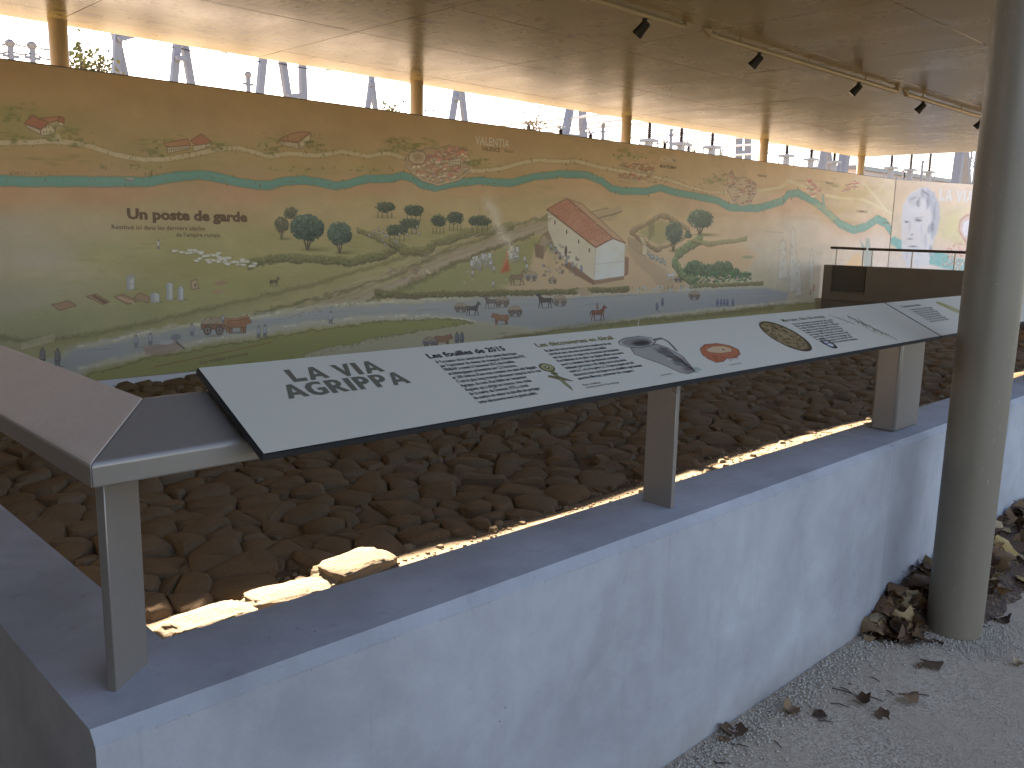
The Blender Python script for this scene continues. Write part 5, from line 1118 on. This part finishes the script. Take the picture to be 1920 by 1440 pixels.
for (px, py), sc, lb in (((1610, 1194), .7, 'small yellow brown curled leaf close to the wall left of the leaf heap'), ((1745, 1250), .85, 'upright curled red brown leaf alone on the gravel below the column'), ((1702, 1316), 1.05, 'pale tan leaf with a long stalk on the open gravel'), ((1618, 1317), .7, 'thin grey brown leaf scrap among twigs left of the pale tan leaf'), ((1537, 1343), .75, 'dark brown crumpled leaf midway along the gravel by the wall'), ((1654, 1342), .55, 'tiny dark shrivelled leaf below the pale tan leaf'), ((1370, 1371), .95, 'flat light brown leaf on the gravel touching the wall near the picture bottom'), ((1345, 1383), .6, 'darker leaf scrap tucked under the wall beside the flat light brown leaf'), ((1480, 1337), .8, 'faded beige leaf half covered by gravel'), ((1905, 1247), .5, 'dark leaf scrap at the right edge of the gravel'), ((1880, 1165), .9, 'pale leaf lying right of the column foot at the end of the heap'), ((1722, 1252), .4, 'small black leaf scrap beside the upright red brown leaf'), ((1655, 1200), .5, 'dull leaf scrap on gravel just below the leaf heap')):
    q = atz(px, py, 0); leaf(q[0], min(q[1], 1.27), .002, (random.gauss(0, .2), random.gauss(0, .2), random.random()*6.28), sc*.9, lb, 'single dry leaves on the gravel')
for px, py, px2, py2 in ((1560, 1290, 1606, 1304), (1556, 1318, 1592, 1326), (1630, 1306, 1656, 1316), (1662, 1294, 1676, 1304), (1575, 1288, 1600, 1302), (1452, 1388, 1466, 1402), (1372, 1395, 1404, 1400), (1340, 1430, 1372, 1432), (1632, 1268, 1650, 1278), (1720, 1302, 1742, 1304), (1590, 1282, 1598, 1284), (1535, 1352, 1562, 1354)):
    a, b = Vector(atz(px, py, .003)), Vector(atz(px2, py2, .004)); mid = (a+b)/2+Vector((random.uniform(-.004, .004), random.uniform(-.004, .004), .003))
    o = MB().tube([a, mid, b], [.0016, .0022, .0012], 5).build('twig', M['twig']); tag(o, 'short thin dark twig lying on the gravel between the scattered leaves', 'twig', 'thin twigs on the gravel')
grit = MB()
for i in range(14000):
    m_ = random.random()
    if m_ < .55: x = random.uniform(1.2, 6); y = 1.305-abs(random.gauss(0, .07)); r = random.uniform(.0025, .0075)
    elif m_ < .75: a = random.random()*6.28; rr = .1+abs(random.gauss(0, .09)); x = 3.5+rr*math.cos(a); y = 1.085+rr*math.sin(a); r = random.uniform(.002, .006)
    else: x = random.uniform(1.3, 5); y = random.uniform(.2, 1.3); r = random.uniform(.0018, .005)
    if y > 1.306: continue
    z = r*.35; a = random.random()*6.28
    v = [(x+r*math.cos(a+t), y+r*math.sin(a+t)*.8, z+random.uniform(-.3, .3)*r) for t in (0, 1.57, 3.14, 4.71)]+[(x+random.uniform(-.3, .3)*r, y+random.uniform(-.3, .3)*r, z+r*.75)]
    grit.add(v, [(0, 1, 4), (1, 2, 4), (2, 3, 4), (3, 0, 4)])
tag(grit.build('loose_gravel', M['grit']), 'loose pale grit gathered along the foot of the low wall', 'gravel', kind='stuff')

# ------------------------------------------------------------------ substation behind the mural
def up_to(p, q, z):        # extend the line p-q to height z
    p, q = Vector(p), Vector(q); return p+(q-p)*((z-p.z)/(q.z-p.z))
def aframe(D, legs, bars, w, label, top=None):
    w *= 1.2
    p0 = Vector(aty(*legs[0][0], D)); t = thing('pylon', (p0.x, p0.y, 0), label, 'pylon', 'steel pylons behind the mural')
    for k, (a, b) in enumerate(legs):
        A, B = Vector(aty(*a, D+k*w*1.1)), Vector(aty(*b, D+k*w*1.1)); g = up_to(A, B, 0); e = up_to(A, B, B.z+(top or 1.2))
        MB().bar(g, e, w, w).build('leg', M['galv'], t)
    for a, b in bars:
        MB().bar(Vector(aty(*a, D-w)), Vector(aty(*b, D-w)), w*.7, w*.7).build('crossbar', M['galv'], t)
    return t
aframe(26, [((217, 137), (221, 70)), ((232, 137), (224, 100))], [((222, 74), (252, 66))], .16, 'grey pylon with a beam to the right, just right of the leftmost slim column')
aframe(26, [((326, 152), (332, 84)), ((358, 155), (346, 86))], [((330, 109), (350, 110))], .16, 'grey A shaped pylon with one short cross bar, alone in the left gap')
aframe(26, [((487, 175), (493, 112)), ((540, 184), (530, 118)), ((569, 190), (567, 124))], [((540, 181), (567, 179))], .17, 'grey pylon of three legs linked low down by a cross bar')
aframe(34, [((689, 206), (696, 156)), ((704, 207), (698, 156))], [((694, 158), (701, 158))], .16, 'narrow far grey pylon left of the second slim column')
aframe(30, [((847, 227), (855, 176)), ((872, 231), (866, 178))], [((853, 184), (868, 186))], .18, 'grey A shaped pylon just right of the second slim column')
aframe(24, [((1059, 256), (1068, 208)), ((1094, 259), (1092, 211))], [((1062, 255), (1093, 257))], .2, 'broad grey pylon with low cross bar between white busbars')
aframe(40, [((1385, 300), (1386, 268)), ((1402, 302), (1402, 270))], [((1385, 285), (1402, 287))], .35, 'far grey twin legged pylon left of the fourth slim column')
aframe(22, [((1540, 322), (1544, 290)), ((1556, 324), (1553, 291))], [], .22, 'pale grey pylon legs left of the fifth slim column')
aframe(22, [((1578, 326), (1584, 291))], [], .36, 'thick blue grey pylon leg left of the fifth slim column')
aframe(24, [((1792, 345), (1800, 287)), ((1812, 345), (1808, 287))], [], .45, 'wide blue grey pylon near the far end of the gap by the big column')
def post(px, py, top, D, label, w=.10):
    b = Vector(aty(px, py, D)); tp = Vector(aty(px, top, D)); t = thing('equipment_post', (b.x, b.y, 0), label, 'post', 'small equipment posts behind the mural')
    MB().box((b.x-w/2, b.y-w/2, 0), (b.x+w/2, b.y+w/2, tp.z-.15)).build('shaft', M['galv'], t)
    MB().tube([(b.x, b.y, tp.z-.15), (b.x, b.y, tp.z-.06), (b.x, b.y, tp.z)], [w*.9, w*1.1, w*.5], 8).build('cap', M['porcelain'], t)
    MB().bar((b.x-w*1.6, b.y, tp.z-.35), (b.x+w*1.6, b.y, tp.z-.35), .06).build('bracket', M['galv'], t)
post(62, 118, 78, 22, 'thin grey post with a cap left of the leftmost slim column'); post(21, 110, 74, 22, 'grey post with a bracket at the left picture edge'); post(466, 172, 134, 24, 'short grey post left of the three legged pylon'); post(1130, 262, 230, 24, 'short grey post between the broad pylon and the third slim column'); post(1257, 278, 240, 26, 'grey post among the insulators right of the third slim column'); post(1727, 336, 300, 22, 'pale thin post between insulator stands near the far end')
def insulator(px, ybase, ytop, D, label, stand=True, w=.5, topy=None):
    b = Vector(aty(px, ybase, D)); tp = Vector(aty(px, ytop, D)); t = thing('insulator', (b.x, b.y, 0), label, 'insulator', 'insulators behind the mural')
    n = 9; pts_, rr = [], []
    for i in range(n*2+1): pts_.append((b.x, b.y, b.z+(tp.z-b.z)*i/(n*2))); rr.append(.085 if i % 2 else .055)
    MB().tube(pts_, rr, 10).build('ribbed_insulator', M['insul'], t, smooth=True)
    if stand:
        f = MB().box((b.x-w/2, b.y-w/2, b.z-.10), (b.x+w/2, b.y+w/2, b.z)); f.build('stand_top', M['stand'], t)
        for sx in (-1, 1):
            for sy in (-1, 1): MB().bar((b.x+sx*w*.46, b.y+sy*w*.46, 0), (b.x+sx*w*.46, b.y+sy*w*.46, b.z-.08), .036).build('leg', M['stand'], t)
        MB().box((b.x-.1, b.y-.1, b.z-.75), (b.x+.1, b.y+.1, b.z-.1)).build('drive_box', M['stand'], t)
    else:
        MB().tube([(b.x, b.y, 0), (b.x, b.y, b.z)], .07, 8).build('stem', M['galv'], t)
        for k in range(5):
            a = k*1.25; MB().bar((b.x, b.y, tp.z), (b.x+.24*math.cos(a), b.y+.1*math.sin(a), tp.z+.12+.05*(k % 2)), .035).build('clamp', M['porcelain'], t)
    return t
for px, yb, yt, D, st, lb in ((1217, 261, 228, 20, True, 'first black insulator on a table stand, just right of the third slim column'), (1277, 268, 240, 20, True, 'second black insulator on a table stand right of the third slim column'), (1335, 274, 246, 20, True, 'third black insulator on a table stand, with shrubs at its side'),
   (1475, 290, 266, 20, True, 'black insulator on a stand just right of the fourth slim column'), (1521, 297, 276, 20, True, 'middle black insulator between the fourth and fifth slim columns'), (1564, 302, 282, 20, True, 'short black insulator on a stand left of the fifth slim column'),
   (1671, 313, 282, 19, True, 'slim black insulator just right of the fifth slim column'), (1707, 317, 280, 19, True, 'slim black insulator second from the fifth slim column'), (1742, 321, 278, 19, True, 'slim black insulator third from the fifth slim column'),
   (991, 246, 236, 22, False, 'low black insulator with a pale clamp beside a bare tree'), (1051, 255, 243, 22, False, 'low black insulator with clamp at the foot of the broad pylon'), (1107, 262, 252, 22, False, 'low black insulator right of the broad pylon'), (1246, 280, 269, 22, False, 'low black insulator with clamp between the first two table stands'), (1291, 286, 275, 22, False, 'low black insulator with clamp right of the second table stand'), (1694, 334, 324, 20, False, 'low dark insulator above the joint of the two mural walls')):
    insulator(px, yb, yt, D, lb, st)
for i, (px, py, lb) in enumerate(((1000, 229, 'uppermost white busbar tube passing behind the broad pylon'), (1060, 236, 'second white busbar tube behind the broad pylon'), (1110, 240, 'third white busbar tube ending near the third slim column'), (1260, 252, 'white busbar tube right of the third slim column'), (1330, 262, 'white busbar tube above the insulator stands with shrubs'), (1400, 272, 'white busbar tube near the fourth slim column'), (1500, 284, 'white busbar tube right of the fourth slim column'))):
    q = aty(px, py, 26); o = MB().tube([(q[0]-.4, 14, q[2]), (q[0], 26, q[2]), (q[0]+.4, 46, q[2])], .05, 8).build('busbar', M['alu'], smooth=True, angle=50); tag(o, lb, 'busbar', 'busbar tubes of the substation')
def wire(pts_px, D, label):
    pp_ = [Vector(aty(x, y, D)) for x, y in pts_px]; pl = []
    for a, b in zip(pp_[:-1], pp_[1:]):
        for k in range(8): s = k/8; pl.append(a.lerp(b, s)-Vector((0, 0, .25*4*s*(1-s)*.3)))
    pl.append(pp_[-1]); o = MB().tube(pl, .018, 5).build('cable', M['black']); tag(o, label, 'cable', 'cables strung between pylons')
wire([(-40, 80), (21, 78), (62, 82), (102, 90)], 22, 'upper thin cable between the two posts at the left edge'); wire([(-40, 92), (21, 95), (62, 97), (102, 110), (160, 122)], 22, 'lower thin cable passing the two posts at the left edge'); wire([(222, 72), (330, 88), (420, 98), (530, 120), (640, 130)], 26, 'thin cable from the leftmost pylon across the left gap'); wire([(620, 150), (696, 157), (800, 152)], 34, 'thin cable with fittings at the narrow far pylon')
def bush(px, py, D, hpx, wpx, n, label, mat='foliage', name='sapling', cat='tree'):
    b = Vector(aty(px, py, D)); hi = Vector(aty(px, py-hpx, D)); wm = abs(aty(px+wpx, py, D)[0]-b.x); t = thing(name, (b.x, b.y, 0), label, cat, 'shrubs and saplings behind the mural')
    tk = MB().tube([(b.x, b.y, 0), (b.x+.05, b.y, b.z*.6), (b.x, b.y, b.z)], [.06, .045, .03], 6)
    lf = MB(); rr = random.Random(int(px))
    for k in range(9):
        e = Vector((b.x+rr.uniform(-.9, .9)*wm, b.y+rr.uniform(-.4, .4), b.z+(hi.z-b.z)*rr.uniform(.35, 1))); s = Vector((b.x, b.y, b.z*rr.uniform(.7, 1))); tk.tube([s, s.lerp(e, .5)+Vector((0, 0, .1)), e], [.022, .014, .006], 5)
        for i in range(n):
            c = s.lerp(e, rr.uniform(.45, 1.05))+Vector((rr.gauss(0, .09), rr.gauss(0, .09), rr.gauss(0, .1))); r = rr.uniform(.03, .065); a = Vector((rr.gauss(0, 1), rr.gauss(0, 1), rr.gauss(0, 1))).normalized(); q = a.orthogonal().normalized(); w_ = a.cross(q)
            lf.add([c-q*r, c-w_*r*.6, c+q*r, c+w_*r*.6], [(0, 1, 2, 3)])
    tk.build('trunk', M['bark'], t, smooth=True); lf.build('foliage', M[mat], t)
bush(152, 134, 17, 52, 10, 22, 'leafy sapling just right of the leftmost slim column'); bush(185, 136, 17, 30, 14, 24, 'low leafy sapling left of the pylon with a beam'); bush(726, 212, 17, 14, 6, 16, 'small green sprig behind the mural left of the second slim column', name='shrub', cat='shrub'); bush(776, 219, 17, 12, 4, 10, 'small green sprig touching the second slim column', name='shrub', cat='shrub')
bush(1005, 247, 20, 42, 10, 16, 'sparse russet tree left of the broad pylon', 'autumn'); bush(1298, 288, 30, 34, 10, 20, 'green shrub between the second and third table stands', name='shrub', cat='shrub'); bush(1354, 294, 30, 30, 10, 22, 'green shrub right of the third table stand', name='shrub', cat='shrub')
# lattice mast and a far building at the right end
q = Vector(aty(1832, 345, 24)); lm = thing('lattice_mast', (q.x, q.y, 0), 'grey lattice mast beside the thick column at the far end of the gap', 'mast')
hw = .55; ztop = 9.0
for sx in (-1, 1):
    for sy in (-1, 1): MB().bar((q.x+sx*hw, q.y+sy*hw, 0), (q.x+sx*hw*.8, q.y+sy*hw*.8, ztop), .1).build('chord', M['galv'], lm)
for k in range(10):
    z0, z1 = k*.9, k*.9+.9; s = 1 if k % 2 else -1
    for sy in (-1, 1): MB().bar((q.x-s*hw*.95, q.y+sy*hw*.95, z0), (q.x+s*hw*.95, q.y+sy*hw*.95, z1), .05).build('brace', M['galv'], lm)
    for sx in (-1, 1): MB().bar((q.x+sx*hw*.95, q.y-s*hw*.95, z0), (q.x+sx*hw*.95, q.y+s*hw*.95, z1), .05).build('brace', M['galv'], lm)
fb = thing('far_building', (150, 66, 0), 'pale far building with rows of windows seen at the right end of the gap', 'building')
MB().box((128, 60, 0), (190, 74, 11.6)).build('wall', M['house_wall'], fb); MB().box((127.6, 59.6, 11.6), (190.4, 74.4, 12.2)).build('roof', M['porcelain'], fb)
for k in range(14):
    for z in (1.2, 4.6, 8.0):
        f_ = MB().box((130+k*4.2, 59.9, z), (131.8+k*4.2, 60.0, z+1.7)).build('window', M['glass'], fb)
